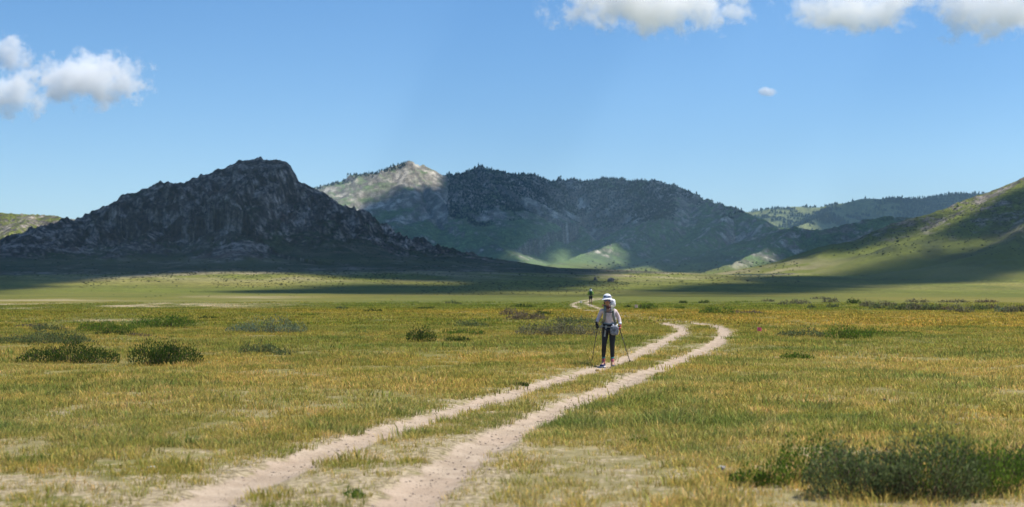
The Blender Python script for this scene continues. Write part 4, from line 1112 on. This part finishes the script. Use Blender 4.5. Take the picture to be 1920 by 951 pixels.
# wraparound sunglasses
SV = []; SF = []
for j in range(3):
    for i in range(13):
        a = math.radians(-82 + 164 * i / 12.0); dip = .010 * math.cos(a * 5) * (1 if j == 0 else 0)
        SV.append(H + V3(math.sin(a) * .080, -math.cos(a) * .098 + .004, -.018 + dip + .022 * j))
for j in range(2):
    for i in range(12): SF.append((j * 13 + i, j * 13 + i + 1, j * 13 + 14 + i, j * 13 + 13 + i))
sg = mesh_obj('sunglasses', SV, SF, LENS, w1); sg.modifiers.new('thick', 'SOLIDIFY').thickness = .005
# dark hair under the cap and a neck scarf
blob('hair', H + V3(0, .045, -.015), (.080, .062, .085), DARK, w1, 4, .2, .9)
lathe('neck_scarf', [(.062, -.055), (.072, -.03), (.066, 0), (.058, .012)], simple_mat('dark_scarf', (.10, .035, .035), .9, .4, 30), w1, 14, 1.05, 1.0, Vector(J['neck']) + V3(0, 0, -.01), cap=False)
lathe('waist_wrap', [(.150, -.055), (.160, -.02), (.158, .03), (.148, .05)], GREY, w1, 20, 1.02, .78, Vector(J['pelvis']) + V3(0, 0, .075), cap=False)
strap('loose_strap', [(-.05, -.125, .97), (-.062, -.118, .88), (-.075, -.104, .79), (-.085, -.094, .71)], .035, .008, GREY, w1)
blob('wrist_watch', Vector(J['wrR']) + V3(-.01, -.0, .03), (.026, .026, .016), DARK, w1, 2, .05, .9, 2)
for q in ('R', 'L'):
    m_ = REDG if q == 'L' else DARK
    V_ = []; E_ = []
    V_.append((*(Vector(J['wr' + q]) + V3(0, .012, .02)), .027)); hand_pts(V_, E_, 0, J['wr' + q], J['hd' + q], J['hc' + q], 1.13, 1 if q == 'L' else -1)
    skin_obj('glove', V_, E_, m_, w1, 1, 0)
tube('wrist_wrap', [Vector(J['wrL']) + V3(-.004, .02, .05), Vector(J['wrL']) + V3(0, .0, .0)], [.037, .034], WHITE, w1, 10)

# backpack: on her back, a thing of its own
bp_ = thing('backpack', 'pale grey backpack with a white bundle on top, worn by the nearer walker', 'backpack', (hx, hy, hz))
PACK = simple_mat('pack_fabric', (.46, .47, .48), .8, .22, 10, bump=.4)
blob('pack_body', (.03, .215, 1.16), (.125, .10, .235), PACK, bp_, 3, .10, .62)
blob('top_bundle', (.105, .17, 1.475), (.078, .09, .095), WHITE, bp_, 6, .28, .85)
blob('side_bottle', (.168, .19, 1.12), (.035, .035, .12), WHITE, bp_, 1, .03, .7)
blob('rolled_mat', (-.02, .20, .93), (.14, .06, .055), simple_mat('rolled_pad', (.33, .30, .30), .9, .1, 10), bp_, 8, .05, .7)
for sx_ in (-1, 1):
    strap('shoulder_strap', [(sx_ * .075 + .01, .12, 1.40), (sx_ * .078 + .01, .03, 1.425), (sx_ * .083 + .012, -.07, 1.385), (sx_ * .088 + .013, -.128, 1.30), (sx_ * .092 + .015, -.138, 1.20), (sx_ * .112 + .02, -.108, 1.10), (sx_ * .15 + .025, -.02, 1.03), (sx_ * .14 + .03, .12, 1.0)], .055, .018, OLIVE, bp_)
strap('chest_strap', [(-.075, -.142, 1.272), (.012, -.150, 1.268), (.10, -.142, 1.272)], .018, .010, DARK, bp_, Vector((0, 0, 1)))
strap('hip_belt', [(.17, .06, 1.0), (.165, -.05, .985), (.10, -.115, .972), (.03, -.128, .968), (-.04, -.118, .972), (-.112, -.06, .985), (-.125, .05, 1.0)], .05, .016, DARK, bp_, Vector((0, 0, 1)))
strap('white_piping', [(.145, -.06, 1.36), (.152, -.112, 1.26), (.158, -.105, 1.14), (.178, -.06, 1.04)], .012, .010, WHITE, bp_)
blob('strap_tip', (-.105, .035, 1.425), (.030, .022, .026), simple_mat('orange_tip', (.60, .22, .12), .7, .1, 30), bp_, 2, .1, .8, 2)

pz = thing('pouch', 'grey patterned waist pouch hanging on the hip of the nearer walker', 'pouch', (hx, hy, hz))
blob('pouch_body', (.135, -.155, .855), (.098, .055, .112), BAGM, pz, 5, .09, .62)
strap('pouch_strap', [(.10, -.13, 1.0), (.13, -.165, .955), (.19, -.155, .96), (.21, -.09, 1.0)], .02, .008, WHITE, pz)

def trek_pole(q, tip, label, hold, grp='trekking poles of the nearer walker'):
    top = Vector(hold) + V3(0, 0, .0); tip = Vector(tip); d = (tip - top).normalized()
    r = thing('trekking_pole', label, 'trekking pole', tip)
    def L(p): return Vector(p) - tip
    tube('shaft', [L(top + d * .06), L(top + d * .45), L(tip - d * .06)], [.0105, .010, .0085], POLE, r)
    tube('grip', [L(top - d * .055), L(top - d * .04), L(top), L(top + d * .075)], [.013, .019, .015, .017], DARK, r, 10)
    tube('basket', [L(tip - d * .085), L(tip - d * .08), L(tip - d * .07)], [.012, .030, .012], DARK, r, 12)
    tube('tip', [L(tip - d * .06), L(tip)], [.006, .003], GREY, r)
    tube('lock', [L(top + d * .42), L(top + d * .46)], [.014, .014], GREY, r)
hR = Vector((hx, hy, hz)) + Vector(J['wrR']) + Vector(J['hdR']).normalized() * .075 + V3(.025, -.008, 0)
hL = Vector((hx, hy, hz)) + Vector(J['wrL']) + Vector(J['hdL']).normalized() * .075 + V3(-.025, -.008, 0)
tx, ty = (1109.5 - CX) / FPX * (hy + 1.3), hy + 1.3
trek_pole('R', (tx, ty, gz1(tx, ty)), 'trekking pole planted in the grass, in the hand over the dark bush side', hR)
tx, ty = (1182 - CX) / FPX * (hy + 1.0), hy + 1.0
trek_pole('L', (tx, ty, gz1(tx, ty)), 'slanting trekking pole in the red gloved hand, reaching to the rut edge', hL)

# far walker on the ruts
fx, fy = G(1107.5, 573.2); fz = gz1(fx, fy)
GREENJ = simple_mat('green_jacket', (.16, .42, .04), .8, .15, 12); DGP = simple_mat('dark_green_pack', (.02, .07, .025), .8, .3, 12)
TAN = simple_mat('tanned_skin', (.16, .085, .055), .6, .1, 30)
J2 = dict(pelvis=V3(0, 0, .93), waist=V3(0, 0, 1.09), chest=V3(0, 0, 1.28), neck0=V3(0, 0, 1.43), neck=V3(0, -.01, 1.48), head=V3(0, -.03, 1.60),
          shR=V3(-.175, 0, 1.375), elR=V3(-.25, .05, 1.15), wrR=V3(-.235, -.13, 1.06), shL=V3(.175, 0, 1.375), elL=V3(.25, .04, 1.15), wrL=V3(.23, -.14, 1.05),
          hipR=V3(-.09, 0, .89), knR=V3(-.10, -.03, .50), anR=V3(-.09, .10, .12), toeR=V3(-.10, -.02, .035),
          hipL=V3(.09, 0, .89), knL=V3(.085, -.06, .50), anL=V3(.075, -.10, .115), toeL=V3(.08, -.24, .035))
w2, b2 = build_person(J2, (fx, fy, fz), math.pi, 'distant walker in a green top and black shorts on the far ruts', TAN)
garment_top('jacket', J2, w2, GREENJ, 1.02)
garment_legs('shorts', J2, w2, BLACK, 1.12, .4)
H = Vector(J2['head'])
cp2 = lathe('cap', [(.098, .03), (.102, .06), (.094, .10), (.060, .135), (.006, .15)], DARK, w2, 16, .95, 1.06, H)
lathe('neck_flap', [(.145, -.17), (.128, -.10), (.108, -.02), (.106, .045)], WHITE, w2, 16, .95, 1.0, H + V3(0, .02, 0), cap=False)
for q in ('L', 'R'): shoe(J2, q, w2, GREY, WHITE)
pk2 = thing('backpack', 'dark green backpack on the distant walker', 'backpack', (fx, fy, fz), math.pi)
blob('pack_body', (0, .20, 1.25), (.145, .10, .22), DGP, pk2, 4, .08, .65)
for sx_ in (-1, 1): strap('shoulder_strap', [(sx_ * .08, .12, 1.44), (sx_ * .085, 0, 1.475), (sx_ * .09, -.11, 1.40), (sx_ * .10, -.14, 1.25), (sx_ * .15, -.04, 1.12), (sx_ * .13, .12, 1.08)], .05, .015, DGP, pk2)

# route marker flags
def flag(px, py, hpx, colr, label, z=None):
    x, y = G(px, py); zz = gz1(x, y); k = y / FPX; h = hpx * k
    r = thing('marker_flag', label, 'marker flag', (x, y, zz), rnd.uniform(-.3, .3), 'route marker flags in the grass')
    tube('wire', [(0, 0, -.02), (.004, 0, h * .5), (0, 0, h)], .0035, GREY, r, 6)
    m_ = simple_mat('flag_cloth', colr, .6, .08, 30)
    V_ = []; F_ = []; w_ = h * .55
    for j in range(2):
        for i in range(6): V_.append((i / 5 * w_, .018 * math.sin(i * 1.3), h - j * h * .5 - .02 * i / 5))
    for i in range(5): F_.append((i, i + 1, i + 7, i + 6))
    f_ = mesh_obj('pennant', V_, F_, m_, r); f_.modifiers.new('thick', 'SOLIDIFY').thickness = .002
flag(1420, 627, 14, (.95, .14, .20), 'small bright pink marker flag in the grass right of the bend')
flag(1190, 582, 11, (.80, .55, .42), 'pale peach marker flag right of the nearer walker')
flag(1087, 572, 8, (.82, .74, .60), 'cream marker flag left of the distant walker')
